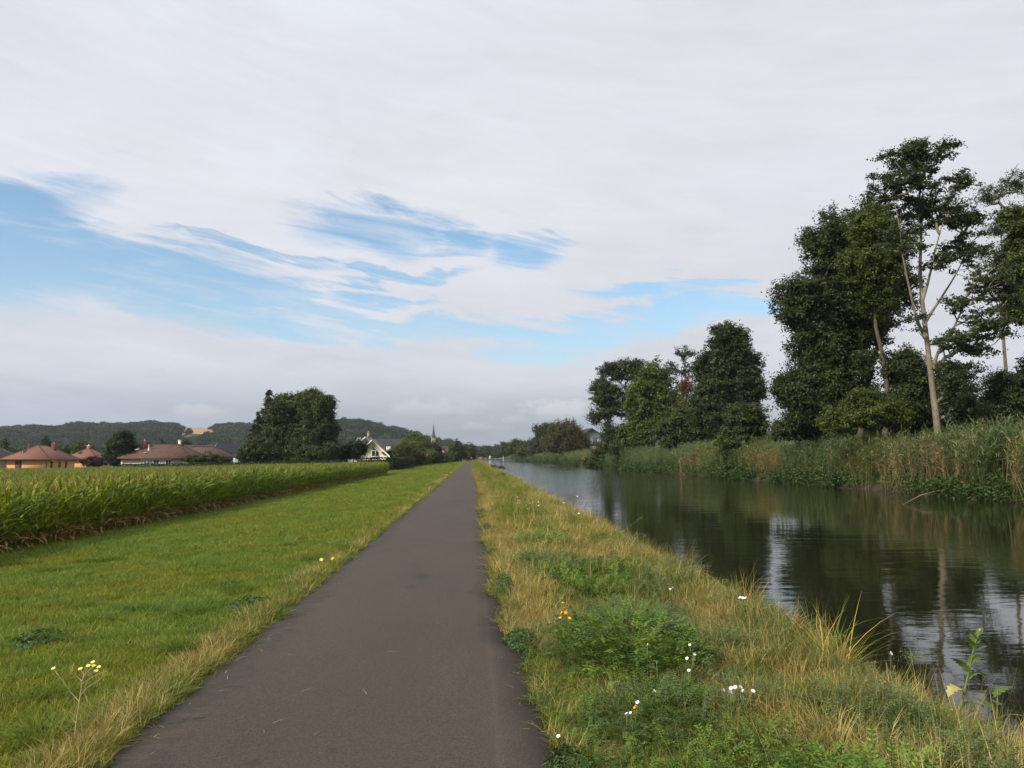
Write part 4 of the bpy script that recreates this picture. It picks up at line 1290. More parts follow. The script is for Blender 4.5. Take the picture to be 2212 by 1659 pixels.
conifer('larch_tree', 'brownish larch with a straight bare stem in front of the tall group', 656, 850, 44, 126, 110, LA, 0.14, bark='pale_bark', n=70)
b = at(630, 138)
grow_tree('maple_tree', 'bright green leafy tree in the middle of the tall group, behind the larch', 'tree', b,
          [E(622, 885, 26, 32, 138, 36), E(650, 872, 26, 26, 138, 26), E(612, 930, 26, 32, 138, 30), E(690, 875, 26, 30, 138, 30), E(675, 858, 20, 16, 138, 14), E(608, 868, 18, 16, 138, 16)],
          (0.7, 1.2), 110, (0.28, 0.48), LIT, 'bark', None, 0.22)
b = at(700, 131)
grow_tree('dark_tree', 'dark tree closing the right side of the tall group behind the maize', 'tree', b,
          [E(700, 885, 22, 34, 131, 36), E(710, 930, 24, 32, 131, 40), E(690, 955, 26, 28, 131, 28), E(718, 965, 22, 22, 131, 22)], (0.6, 1.1), 120, (0.26, 0.44), DK[:2] + LA[:1], 'bark', None, 0.22)
b = at(640, 139)
grow_tree('garden_tree', 'dense green tree behind the larch and the bright leafy tree', 'tree', b,
          [E(640, 925, 36, 44, 139, 60), E(665, 895, 30, 36, 139, 40), E(610, 950, 26, 30, 139, 26), E(690, 935, 26, 40, 139, 34)], (0.7, 1.2), 110, (0.28, 0.46), DK[:2] + LIT[2:] + LA[:1], 'bark', None, 0.2)
b = at(605, 132)
grow_tree('understorey_tree', 'shadowy lower tree between the spruce and the larch', 'tree', b,
          [E(598, 905, 26, 44, 134, 50), E(600, 925, 30, 40, 133, 44), E(600, 955, 32, 36, 133, 40), E(635, 965, 30, 26, 133, 28), E(660, 965, 28, 26, 134, 24)], (0.7, 1.1), 120, (0.26, 0.44), DK[:2] + LA[:1], 'bark', None, 0.15)
b = at(555, 124)
grow_tree('garden_shrub', 'big rounded green bushes at the left foot of the tall group', 'shrub', b,
          [E(560, 972, 36, 22, 124, 50), E(530, 985, 24, 12, 124, 24), E(590, 980, 26, 14, 124, 24)], (0.6, 1.0), 120, (0.22, 0.38), DK[:2] + LIT[2:], 'bark', None, 0.1)
b = at(690, 122)
grow_tree('garden_shrub', 'low grey-green bushes at the right foot of the tall group', 'shrub', b,
          [E(680, 980, 40, 13, 122, 36), E(712, 975, 22, 18, 122, 24)], (0.5, 0.9), 110, (0.22, 0.36), DK[:2] + LA[:1], 'bark', None, 0.1)
b = at(765, 124)
grow_tree('garden_tree', 'round nearly black bush between the tall group and the white house', 'shrub', b,
          [E(770, 970, 24, 20, 124, 60), E(745, 978, 22, 14, 124, 30)], (0.5, 0.85), 150, (0.2, 0.34), [((0.016, 0.026, 0.014), 3), ((0.024, 0.036, 0.016), 2)], 'bark', None, 0.14)
b = at(262, 152)
grow_tree('round_tree', 'big egg-shaped dark green tree standing between the red and the pink house', 'tree', b,
          [E(262, 962, 28, 27, 152, 110), E(258, 985, 31, 22, 152, 90), E(266, 945, 20, 14, 152, 30)], (0.6, 1.0), 170, (0.24, 0.4), [((0.022, 0.040, 0.014), 4), ((0.032, 0.052, 0.016), 2)], 'bark', None, 0.3)
b = at(202, 168)
grow_tree('purple_hedge', 'purple-leaved bush clipped beside the orange house', 'hedge', b,
          [E(202, 998, 26, 10, 168, 90)], (0.45, 0.7), 120, (0.22, 0.36), [((0.050, 0.022, 0.026), 3), ((0.034, 0.018, 0.02), 2), ((0.075, 0.03, 0.032), 1)], 'bark', None, 0.06)
b = at(440, 138)
grow_tree('garden_shrub', 'flat row of green bushes in front of the long pink house', 'shrub', b,
          [E(415, 993, 18, 7, 138, 22), E(450, 991, 26, 8, 138, 36), E(480, 994, 20, 6, 138, 20)], (0.4, 0.7), 110, (0.2, 0.32), DK[:2] + LIT[2:], 'bark', None, 0.06)
conifer('spruce_tree', 'dark spruce behind the orange house, against the wooded hill', 98, 942, 15, 260, 46, DK, 0.2, 980, (0.45, 0.7), n=60)
conifer('spruce_tree', 'dark spruce at the far left behind the grey roofs', 10, 946, 14, 280, 40, DK, 0.2, 985, (0.45, 0.7), n=60)
b = at(170, 240)
grow_tree('garden_tree', 'pale green garden tree between the orange house and the smaller red roof', 'tree', b,
          [E(172, 968, 18, 14, 240, 40), E(150, 978, 16, 12, 240, 28), E(190, 976, 14, 14, 240, 24)], (1.0, 1.6), 80, (0.5, 0.8), LIT[2:] + OL[:1] + DK[:1], 'bark', None, 0.2)
b = at(405, 300)
grow_tree('garden_tree', 'dark tree behind the pink house, left of its pale chimney', 'tree', b,
          [E(400, 965, 12, 16, 300, 26), E(368, 972, 10, 10, 300, 14), E(350, 965, 10, 12, 300, 12)], (1.0, 1.7), 80, (0.5, 0.8), DK, 'bark', None, 0.2)

# gardens along the left of the mown strip, towards the church
for nm, px, Y, lobes, pal, leaf, lab, cat in (
        ('garden_tree', 895, 205, [(900, 955, 24, 16, 40), (880, 965, 20, 14, 26), (915, 965, 16, 20, 26)], LIT, (0.4, 0.65), 'bright green tree right of the white house', 'tree'),
        ('flowering_shrub', 893, 172, [(895, 970, 20, 13, 44), (875, 982, 14, 9, 20), (912, 984, 12, 9, 14)],
         [((0.20, 0.17, 0.085), 2), ((0.12, 0.13, 0.04), 3), ((0.075, 0.095, 0.03), 2)], (0.28, 0.45), 'creamy flowering shrub over the clipped hedge', 'shrub'),
        ('garden_shrub', 861, 168, [(862, 978, 16, 12, 36), (875, 968, 10, 10, 14)], OL, (0.26, 0.42), 'olive bush against the grey roof of the white house', 'shrub'),
        ('yew_tree', 936, 215, [(936, 975, 9, 20, 40), (930, 985, 9, 12, 18), (945, 985, 9, 12, 18)], [((0.016, 0.024, 0.014), 3), ((0.026, 0.034, 0.016), 2)], (0.4, 0.6), 'nearly black upright tree under the church tower', 'tree'),
        ('garden_shrub', 931, 178, [(931, 984, 8, 6, 22)], LIT, (0.25, 0.4), 'small bright green bush under the lamp post', 'shrub'),
        ('garden_tree', 918, 190, [(918, 980, 10, 14, 30), (922, 966, 8, 8, 10)], DK, (0.34, 0.55), 'dark bush behind the lamp post', 'tree'),
        ('garden_shrub', 955, 235, [(958, 990, 10, 6, 20), (948, 992, 8, 6, 14)], DK[:2] + OL[:1], (0.4, 0.6), 'low dark bushes below the small yellow gable', 'shrub'),
        ('spruce_tree', 984, 265, [(984, 975, 14, 18, 44), (974, 985, 10, 10, 16), (994, 980, 9, 14, 18)], DK, (0.45, 0.7), 'dark spreading spruces beside the path beyond the gardens', 'tree'),
        ('spruce_tree', 1014, 345, [(1014, 976, 9, 15, 36), (1018, 985, 8, 7, 12)], DK, (0.55, 0.9), 'dark tree nearest to the end of the path', 'tree'),
        ('garden_tree', 1040, 620, [(1045, 978, 10, 6, 14), (1058, 975, 7, 8, 10), (1032, 978, 6, 6, 8)], DK, (0.9, 1.4), 'dark trees behind the canal lock', 'tree')):
    b = at(px, Y)
    grow_tree(nm, lab, cat, b, [E(*l[:4], Y, l[4]) for l in lobes], (0.006 * Y, 0.0105 * Y) if Y < 200 else (0.005 * Y, 0.008 * Y), 80, leaf, pal, 'bark', None, 0.2)
conifer('spruce_tree', 'pointed dark spruce top standing over the trees beside the path', 986, 948, 6, 270, 18, DK, 0.12, 978, (0.4, 0.7), n=40)
conifer('spruce_tree', 'distant pointed spruce above the white building', 1051, 966, 3.5, 700, 12, DK, 0.2, 980, (0.8, 1.3), n=30)

# clipped hedges: leaf faces over and inside the clipped form, on a twiggy body
def hedge(name, label, pts, w, h, pal, n, leaf):
    """pts: centre line of the hedge on the ground"""
    pts = np.asarray(pts, float)
    root = empty(name, (pts[0, 0], pts[0, 1], float(gz(pts[0, 0], pts[0, 1]))))
    tag(root, label, 'hedge')
    o = np.array(root.location)
    L = np.concatenate([[0], np.cumsum(np.linalg.norm(np.diff(pts[:, :2], axis=0), axis=1))])
    def frame(s):
        x, y = np.interp(s, L, pts[:, 0]), np.interp(s, L, pts[:, 1])
        k = np.clip(np.searchsorted(L, s, 'right') - 1, 0, len(pts) - 2)
        d = (pts[k + 1, :2] - pts[k, :2]) / (L[k + 1] - L[k])[:, None]
        return x, y, d
    s = rng.uniform(0, L[-1], n)
    x, y, d = frame(s)
    nrm2 = np.stack([-d[:, 1], d[:, 0]], -1)
    face = rng.uniform(0, 1, n)
    tall = h * (1 + 0.08 * (fbm(s * 0.6, s * 0, 5) - 0.5) * 2)
    off = np.where(face < 0.33, 0.5, np.where(face < 0.66, -0.5, rng.uniform(-0.5, 0.5, n))) * w + rng.normal(0, 0.05, n)
    zz_ = np.where(face < 0.66, rng.uniform(0, 1, n) * tall, tall + rng.normal(0, 0.05, n))
    inner = rng.uniform(0, 1, n) < 0.3
    off = np.where(inner, off * rng.uniform(0.3, 0.95, n), off)
    C = np.stack([x + nrm2[:, 0] * off, y + nrm2[:, 1] * off, gz(x, y) + zz_], -1)
    up = (face >= 0.66)[:, None]
    N = np.where(up, np.array([0, 0, 1.0]), np.concatenate([nrm2 * np.sign(off)[:, None], np.zeros((n, 1))], 1)) + rng.normal(0, 0.6, (n, 3))
    V, F = quads(C, N, rng.uniform(*leaf, n), 0.65)
    link('foliage', make_mesh('foliage', V - o, [F], np.repeat(pick(pal, n), 4, 0), [M['tree_leaf']]), root)
    mb = MB()
    for k in range(len(pts) - 1):
        a, b_ = pts[k], pts[k + 1]
        dd = (b_ - a)[:2] / np.linalg.norm((b_ - a)[:2])
        nn = np.array([-dd[1], dd[0]]) * w * 0.36
        za, zb = float(gz(*a[:2])), float(gz(*b_[:2]))
        Vv = []
        for p, z0 in ((a, za), (b_, zb)):
            for sg in (-1, 1):
                Vv += [(p[0] + sg * nn[0], p[1] + sg * nn[1], z0), (p[0] + sg * nn[0], p[1] + sg * nn[1], z0 + h * 0.88)]
        mb.add(np.array(Vv) - o, np.array([(0, 1, 5, 4), (2, 6, 7, 3), (1, 3, 7, 5), (0, 2, 3, 1), (4, 5, 7, 6)]), (1, 1, 1))
    mb.build('twigs', [M['hedge_core']], root)
    return root
M['hedge_core'] = plain('hedge_core', (0.018, 0.022, 0.012), 0.95, 0.3, 5.0)
HG = [((0.020, 0.034, 0.014), 4), ((0.030, 0.046, 0.016), 2), ((0.040, 0.058, 0.018), 1)]
hedge('clipped_hedge', 'tall clipped dark hedge at the corner of the maize and the mown grass', [(-16.5, 118.5, 0), (-11.2, 117.5, 0), (-12.2, 165, 0)], 1.5, 1.95, HG, 9000, (0.18, 0.32))
hedge('low_hedge', 'lower dark hedge along the back edge of the maize field', [(-62, 146, 0), (-40, 122, 0), (-17.2, 112, 0)], 1.2, 1.75, HG, 9000, (0.18, 0.32))
hedge('bright_hedge', 'short bright yellow-green hedge in front of the round black bush', [(-25, 103.5, 0), (-19, 101.5, 0)], 0.9, 1.42, LIT, 1800, (0.16, 0.28))
hedge('garden_hedge', 'dark hedge bordering the mown grass further along, past the lamp post', [(-12.8, 170, 0), (-11.5, 215, 0), (-10.5, 260, 0)], 1.4, 1.5, HG, 6000, (0.28, 0.45))
# ------------------------------------------------------------------ buildings
M['red_tile'] = plain('red_tile', (0.185, 0.088, 0.064), 0.85, 0.22, 2.5)
M['red_tile2'] = plain('bright_red_tile', (0.205, 0.092, 0.066), 0.85, 0.22, 2.5)
M['brown_tile'] = plain('brown_tile', (0.105, 0.058, 0.045), 0.85, 0.3, 1.6)
M['dark_tile'] = plain('dark_tile', (0.070, 0.050, 0.042), 0.85, 0.25, 2.0)
M['slate'] = plain('slate', (0.062, 0.066, 0.078), 0.75, 0.2, 2.0)
M['grey_tile'] = plain('grey_tile', (0.165, 0.150, 0.140), 0.85, 0.12, 2.0)
M['mauve_tile'] = plain('mauve_tile', (0.16, 0.11, 0.10), 0.85, 0.15, 1.0)
M['orange_render'] = plain('orange_render', (0.60, 0.31, 0.14), 0.9, 0.06, 1.5)
M['pink_render'] = plain('pink_render', (0.56, 0.40, 0.34), 0.9, 0.08, 1.5)
M['beige_render'] = plain('beige_render', (0.33, 0.29, 0.20), 0.9, 0.1, 1.5)
M['cream_render'] = plain('cream_render', (0.78, 0.74, 0.58), 0.9, 0.05, 1.5)
M['white_paint'] = plain('white_paint', (0.78, 0.78, 0.76), 0.7, 0.05, 2.0)
M['yellow_render'] = plain('yellow_render', (0.75, 0.60, 0.32), 0.9, 0.05, 1.5)
M['grey_clad'] = plain('grey_cladding', (0.085, 0.10, 0.11), 0.8, 0.12, 2.0)
M['brick'] = plain('brick_wall', (0.30, 0.155, 0.10), 0.9, 0.25, 3.0)
M['chimney_brick'] = plain('chimney_brick', (0.17, 0.052, 0.045), 0.9, 0.25, 5.0)
M['brown_wood'] = plain('brown_wood', (0.10, 0.045, 0.03), 0.7, 0.2, 4.0)
M['stone'] = plain('church_stone', (0.30, 0.24, 0.18), 0.9, 0.2, 0.8)
M['grey_metal'] = plain('grey_metal', (0.30, 0.31, 0.31), 0.5, 0.1, 4.0, metal=0.3)
M['pale_metal'] = plain('pale_metal', (0.62, 0.63, 0.62), 0.4, 0.1, 4.0, metal=0.3)
M['dark_metal'] = plain('dark_metal', (0.06, 0.075, 0.07), 0.6, 0.1, 4.0)
M['concrete'] = plain('concrete', (0.22, 0.22, 0.215), 0.9, 0.2, 0.7)
M['curtain'] = plain('curtain', (0.42, 0.42, 0.42), 0.9, 0.15, 3.0)
M['rubber'] = plain('rubber', (0.02, 0.02, 0.02), 0.8, 0.1, 5.0)
m, t = new_mat('glass')
M['glass'] = finish(m, t, principled(t, (0.022, 0.027, 0.033), 0.08, spec=0.6))

def hip_roof(x0, x1, y0, y1, z, h, ax, inset, fascia=0.16):
    """closed hip roof over eaves rectangle; ridge along ax; inset from the hips"""
    mb = MB()
    if ax == 'x':
        r0, r1 = (x0 + inset, 0.5 * (y0 + y1), z + h), (x1 - inset, 0.5 * (y0 + y1), z + h)
    else:
        r0, r1 = (0.5 * (x0 + x1), y0 + inset, z + h), (0.5 * (x0 + x1), y1 - inset, z + h)
    b = [(x0, y0, z), (x1, y0, z), (x1, y1, z), (x0, y1, z)]
    lo = [(a, c, z - fascia) for a, c, _ in b]
    V = b + lo + [r0, r1]
    if ax == 'x':
        Q, T = [(0, 1, 9, 8), (2, 3, 8, 9)], [(1, 2, 9), (3, 0, 8)]
    else:
        Q, T = [(1, 2, 9, 8), (3, 0, 8, 9)], [(0, 1, 8), (2, 3, 9)]
    Q += [(4, 5, 1, 0), (5, 6, 2, 1), (6, 7, 3, 2), (7, 4, 0, 3), (7, 6, 5, 4)]
    mb.add(V, [np.array(Q), np.array(T)])
    # ridge and hip tiles stand proud
    cor = [b[0], b[1], b[2], b[3]]
    ends = (r0, r1)
    mb.tube([r0, r1], 0.09, 5)
    for c_ in cor:
        e = min(ends, key=lambda q_: (q_[0] - c_[0]) ** 2 + (q_[1] - c_[1]) ** 2)
        mb.tube([e, (c_[0], c_[1], c_[2])], 0.08, 5)
    return mb
def gable_roof(x0, x1, y0, y1, z, h, ax, th=0.18, bx=None, bz=None):
    """two sloping slabs; ridge along ax"""
    mb = MB()
    if ax == 'y':
        c = 0.5 * (x0 + x1) if bx is None else bx
        mb.prism([(x0, z), (c, z + h), (c, z + h - th), (x0, z - th)], (y0, y1), 0, 'y')
        mb.prism([(c, z + h), (x1, z), (x1, z - th), (c, z + h - th)], (y0, y1), 0, 'y')
    else:
        c = 0.5 * (y0 + y1)
        mb.prism([(y0, z), (c, z + h), (c, z + h - th), (y0, z - th)], (x0, x1), 0, 'x')
        mb.prism([(c, z + h), (y1, z), (y1, z - th), (c, z + h - th)], (x0, x1), 0, 'x')
    return mb
def walls(x0, x1, y0, y1, z0, z1):
    return MB().box((x0, y0, z0), (x1, y1, z1))
def window(root, x, z, w, h, y, side='front', bars=(1, 0), frame='white_paint', pane='glass', d=0.06, name='window'):
    """framed window set on a wall plane; side front: plane y=const facing -y; side right: plane x=const facing +x (x is then y)"""
    def bx(a0, a1, z0, z1, o0, o1, mb):
        if side == 'front':
            mb.box((a0, y - o1, z0), (a1, y - o0, z1))
        else:
            mb.box((y + o0, a0, z0), (y + o1, a1, z1))
    f = MB()
    t_ = 0.07
    bx(x, x + w, z, z + t_, 0.003, d, f)
    bx(x, x + w, z + h - t_, z + h, 0.003, d, f)
    bx(x, x + t_, z + t_, z + h - t_, 0.003, d, f)
    bx(x + w - t_, x + w, z + t_, z + h - t_, 0.003, d, f)
    for k in range(bars[0]):
        a = x + w * (k + 1) / (bars[0] + 1)
        bx(a - 0.03, a + 0.03, z + t_, z + h - t_, 0.012, d - 0.004, f)
    for k in range(bars[1]):
        a = z + h * (k + 1) / (bars[1] + 1)
        bx(x + t_, x + w - t_, a - 0.03, a + 0.03, 0.014, d - 0.008, f)
    fo = f.build(name, [M[frame]], root)
    p = MB()
    bx(x + t_, x + w - t_, z + t_, z + h - t_, 0.004, 0.02, p)
    p.build('pane', [M[pane]], fo)
    return fo
def block(root, name, lo, hi, mat):
    return MB().box(lo, hi).build(name, [M[mat]], root)
def chimney(root, x, y, z0, z1, w, mat, cap='concrete', pot=True):
    o = block(root, 'chimney', (x - w / 2, y - w / 2, z0), (x + w / 2, y + w / 2, z1), mat)
    block(o, 'cap', (x - w / 2 - 0.06, y - w / 2 - 0.06, z1 + 0.002), (x + w / 2 + 0.06, y + w / 2 + 0.06, z1 + 0.10), cap)
    if pot:
        MB().tube([(x, y, z1 + 0.10), (x, y, z1 + 0.42)], [0.13, 0.11], 8).build('chimney_pot', [M[cap]], o)
    return o
def skylight(root, x, y, z, w, l, slope, rz):
    """roof window lying on a slope; slope angle, turned by rz"""
    fr = MB()
    fr.box((-w / 2, -l / 2, 0.02), (w / 2, -l / 2 + 0.08, 0.10)).box((-w / 2, l / 2 - 0.08, 0.02), (w / 2, l / 2, 0.10))
    fr.box((-w / 2, -l / 2 + 0.08, 0.02), (-w / 2 + 0.08, l / 2 - 0.08, 0.10)).box((w / 2 - 0.08, -l / 2 + 0.08, 0.02), (w / 2, l / 2 - 0.08, 0.10))
    o = fr.build('skylight', [M['dark_metal']], root)
    o.location = (x, y, z)
    o.rotation_euler = (slope, 0, rz)
    MB().box((-w / 2 + 0.08, -l / 2 + 0.08, 0.03), (w / 2 - 0.08, l / 2 - 0.08, 0.07)).build('pane', [M['glass']], o)
    return o
def house(name, x, y, label, z=None, rz=0.0, cat='house', group=None):
    return tag(empty(name, (x, y, float(gz(x, y)) if z is None else z), rz), label, cat, group)

# orange bungalow
h = house('orange_house', -101.0, 180.0, 'orange bungalow with a red-brown hipped roof and a dark red chimney, behind the maize', -1.5)
W_, D_, wz = 8.8, 12.0, 2.7
walls(0, W_, 0, D_, -1.2, wz).build('wall', [M['orange_render']], h)
hip_roof(-0.95, W_ + 0.95, -0.95, D_ + 0.95, wz + 0.02, 3.1, 'y', 5.1).build('roof', [M['red_tile']], h)
chimney(h, 6.0, 8.0, 4.0, 6.1, 0.85, 'chimney_brick')
MB().tube([(3.2, 2.8, 4.6), (3.2, 2.8, 6.3)], 0.09, 8).build('vent_pipe', [M['chimney_brick']], h)
skylight(h, 2.7, 1.9, wz + 0.02 + 3.1 * 2.85 / 5.1, 0.9, 1.2, math.atan2(3.1, 5.1), 0)
for nm, xx in (('garage_shutter', 1.95),):
    block(h, nm, (xx, -0.05, -1.0), (xx + 1.35, -0.003, 2.45), 'brown_wood')
for yy in (1.2, 7.6):
    window(h, yy, 0.4, 0.9, 1.9, W_, 'right', (0, 0), 'brown_wood')
o = block(h, 'door', (W_ + 0.003, 4.6, -0.2), (W_ + 0.06, 5.7, 2.1), 'brown_wood')
block(o, 'handle', (W_ + 0.06, 4.7, 0.95), (W_ + 0.12, 4.76, 1.1), 'pale_metal')
for yy in (3.4, 6.8):
    block(h, 'porch_post', (W_ + 0.6, yy, -0.4), (W_ + 0.75, yy + 0.15, 2.5), 'brown_wood')
MB().tube([(0.0, -0.1, 2.5), (0.0, -0.1, -1.0)], 0.06, 6).build('downpipe', [M['brown_wood']], h)
MB().tube([(W_ - 0.1, -0.1, 2.5), (W_ - 0.1, -0.1, -1.0)], 0.06, 6).build('downpipe', [M['brown_wood']], h)
MB().tube([(-0.95, -1.0, 2.66), (W_ + 0.95, -1.0, 2.66)], 0.07, 6).build('gutter', [M['grey_tile']], h)
# the red roof right of it
h = house('red_roof_house', -105.3, 214.0, 'smaller house with a red hipped roof behind the purple bush', -1.6)
walls(0, 8.0, 0, 9.0, -1.2, 2.65).build('wall', [M['orange_render']], h)
hip_roof(-0.8, 8.8, -0.8, 9.8, 2.67, 3.0, 'y', 4.8).build('roof', [M['red_tile2']], h)
chimney(h, 4.1, 3.9, 5.0, 6.2, 0.7, 'brick', 'white_paint')
skylight(h, 2.9, 1.9, 2.67 + 3.0 * 2.7 / 4.8, 0.9, 1.2, math.atan2(3.0, 4.8), 0)
window(h, 5.4, 0.5, 1.2, 1.4, 0.0)
# beige house at the left edge of the view
h = house('beige_house', -119.0, 185.0, 'beige house with a dark brown roof at the left end of the row', -1.55)
walls(0, 12.7, 0, 9.0, -1.2, 2.75).build('wall', [M['beige_render']], h)
hip_roof(-0.9, 13.6, -0.9, 9.9, 2.77, 3.0, 'x', 4.8).build('roof', [M['dark_tile']], h)
for xx, w_ in ((8.3, 0.9), (10.6, 0.9)):
    window(h, xx, 0.6, w_, 1.5, 0.0, bars=(1, 0), frame='brown_wood')
window(h, 11.7, -0.2, 0.75, 2.3, 0.0, bars=(0, 0), frame='grey_metal')
# white house with a slate roof behind
h = house('white_house', -130.5, 214.0, 'white house with a dark slate roof between the beige and the orange house', -1.7)
walls(0, 10.0, 0, 9.0, -1.2, 2.9).build('wall', [M['white_paint']], h)
hip_roof(-0.8, 10.8, -0.8, 9.8, 2.92, 3.0, 'x', 4.6).build('roof', [M['slate']], h)
dm = MB()
dm.box((3.4, 0.6, 3.4), (4.9, 3.0, 4.3))
dm_o = dm.build('dormer', [M['white_paint']], h)
gable_roof(3.1, 5.2, 0.4, 3.4, 4.3, 0.7, 'y').build('dormer_roof', [M['slate']], dm_o)
window(h, 3.7, 3.55, 0.9, 0.65, 0.6, name='window')
for xx in (7.2, 8.6):
    window(h, xx, 0.0, 0.8, 2.2, 0.0, bars=(0, 0))
# long pink house and its lower wing
h = house('pink_house', -63.6, 150.0, 'long pink bungalow with a weathered brown roof, brick chimney and a white window front', -1.05)
walls(0, 12.1, 0, 8.6, -1.0, 2.55).build('wall', [M['pink_render']], h)
hip_roof(-0.7, 12.9, -0.7, 9.3, 2.57, 2.6, 'x', 4.5).build('roof', [M['brown_tile']], h)
walls(9.6, 15.6, 8.62, 15.0, -1.0, 2.7).build('wing_wall', [M['beige_render']], h)
hip_roof(4.6, 16.6, 7.4, 15.7, 2.73, 2.1, 'x', 4.1).build('wing_roof', [M['brown_tile']], h)
chimney(h, 2.7, 3.0, 3.8, 5.6, 0.8, 'chimney_brick')
chimney(h, 7.9, 6.4, 4.0, 5.9, 0.42, 'cream_render', 'cream_render', False)
MB().tube([(3.9, 2.0, 3.8), (3.9, 2.0, 4.9), (3.9, 2.0, 5.0)], [0.13, 0.13, 0.2], 8).build('flue', [M['pale_metal']], h)
block(h, 'flashing', (3.4, 0.9, 3.55), (4.2, 1.5, 3.62), 'pale_metal')
skylight(h, 12.3, 9.3, 2.73 + 2.1 * 1.9 / 4.15 + 0.02, 1.2, 1.0, math.atan2(2.1, 4.15), 0)
block(h, 'corner_post', (-0.12, -0.12, -0.3), (0.18, -0.003, 2.5), 'white_paint')
block(h, 'window_lintel', (3.3, -0.16, 2.28), (9.0, -0.003, 2.5), 'white_paint')
for k in range(5):
    window(h, 3.4 + k * 1.1, -0.1, 1.05, 2.35, -0.02, bars=(1, 0), pane='curtain' if k in (0, 1, 3) else 'glass', d=0.1)
# white flat-roofed outbuilding
h = house('outbuilding', -78.2, 186.0, 'white flat-roofed outbuilding showing left of the pink house roof', -1.2)
walls(0, 3.4, 0, 5.0, -0.3, 4.3).build('wall', [M['white_paint']], h)
block(h, 'flat_roof', (-0.2, -0.2, 4.302), (3.6, 5.2, 4.75), 'white_paint')
window(h, 1.1, 3.2, 1.4, 0.7, 0.0, bars=(0, 0), frame='grey_metal')
# slate roofs right of the pink house
h = house('slate_house', -66.6, 212.0, 'dark grey roofed house with white bargeboards right of the pink house', -1.1)
walls(0, 8.4, 0, 7.0, -0.3, 3.9).build('wall', [M['white_paint']], h)
gable_roof(-0.4, 8.8, -0.7, 7.7, 3.92, 2.5, 'x').build('roof', [M['slate']], h)
MB().prism([(0.0, 3.905), (7.0, 3.905), (3.5, 6.15)], (0.0, 8.4), 0, 'x').build('gable', [M['white_paint']], h)
for xx in (-0.46, 8.81):
    mb = MB()
    mb.prism([(-0.75, 3.65), (3.5, 6.28), (3.5, 6.52), (-0.75, 3.92)], (xx, xx + 0.05), 0, 'x')
    mb.build('bargeboard', [M['white_paint']], h)
window(h, 2.2, 1.4, 1.2, 1.4, 0.0)
h = house('grey_roof_house', -83.5, 236.0, 'long low grey roof behind the wing of the pink house', -1.2)
walls(0, 9.5, 0, 7.0, -0.3, 4.2).build('wall', [M['beige_render']], h)
gable_roof(-0.4, 9.9, -0.6, 7.6, 4.22, 2.2, 'x').build('roof', [M['grey_tile']], h)
window(h, 3.2, 2.2, 1.2, 1.4, 0.0)
h = house('mauve_roof_house', -72.0, 262.0, 'house with a mauve tiled roof far behind the slate roof', -1.2)
walls(0, 11, 0, 8.0, -0.3, 4.4).build('wall', [M['beige_render']], h)
gable_roof(-0.4, 11.4, -0.6, 8.6, 4.42, 2.3, 'x').build('roof', [M['mauve_tile']], h)
chimney(h, 5.4, 4.0, 6.4, 7.6, 0.7, 'chimney_brick')
# the white house with the steep front gables
hx, hy, hz = -20.0, 164.0, -0.55
h = house('white_gable_house', hx, hy, 'white house with steep gables, a tall cut window and a grey tiled roof', hz)
mb = MB().prism([(-3.0, -0.3), (3.0, -0.3), (3.0, 2.75), (0, 5.55), (-3.0, 2.75)], (0.0, 5.0), 0, 'y')
mb.build('wall', [M['cream_render']], h)
mb = MB().prism([(-3.55, 2.25), (0, 5.62), (0, 5.85), (-3.55, 2.48)], (-0.75, 5.0), 0, 'y')
mb.prism([(0, 5.62), (3.55, 2.25), (3.55, 2.48), (0, 5.85)], (-0.75, 5.0), 0, 'y')
mb.build('gable_roof', [M['grey_tile']], h)
for sg in (-1, 1):
    MB().prism([(0, 5.58), (sg * 3.6, 2.14), (sg * 3.6, 2.46), (0, 5.90)], (-0.81, -0.753), 0, 'y').build('bargeboard', [M['white_paint']], h)
# second, higher gable behind
mb = MB().prism([(-5.4, -0.3), (1.8, -0.3), (1.8, 3.3), (-1.8, 6.2), (-5.4, 3.3)], (3.2, 12.0), 0, 'y')
mb.build('rear_wall', [M['white_paint']], h)
mb = MB().prism([(-5.9, 2.85), (-1.8, 6.28), (-1.8, 6.50), (-5.9, 3.07)], (2.5, 12.4), 0, 'y')
mb.prism([(-1.8, 6.28), (2.3, 2.85), (2.3, 3.07), (-1.8, 6.50)], (2.5, 12.4), 0, 'y')
mb.build('rear_roof', [M['grey_tile']], h)
for sg in (-1, 1):
    MB().prism([(-1.8, 6.22), (-1.8 + sg * 4.15, 2.76), (-1.8 + sg * 4.15, 3.05), (-1.8, 6.54)], (2.44, 2.497), 0, 'y').build('bargeboard', [M['white_paint']], h)
walls(1.82, 5.0, 5.0, 11.0, -0.3, 2.7).build('wing_wall', [M['white_paint']], h)
gable_roof(-1.7, 5.15, 4.2, 14.0, 2.85, 3.3, 'x').build('main_roof', [M['grey_tile']], h)
chimney(h, -1.6, 6.0, 6.2, 7.3, 0.5, 'beige_render')
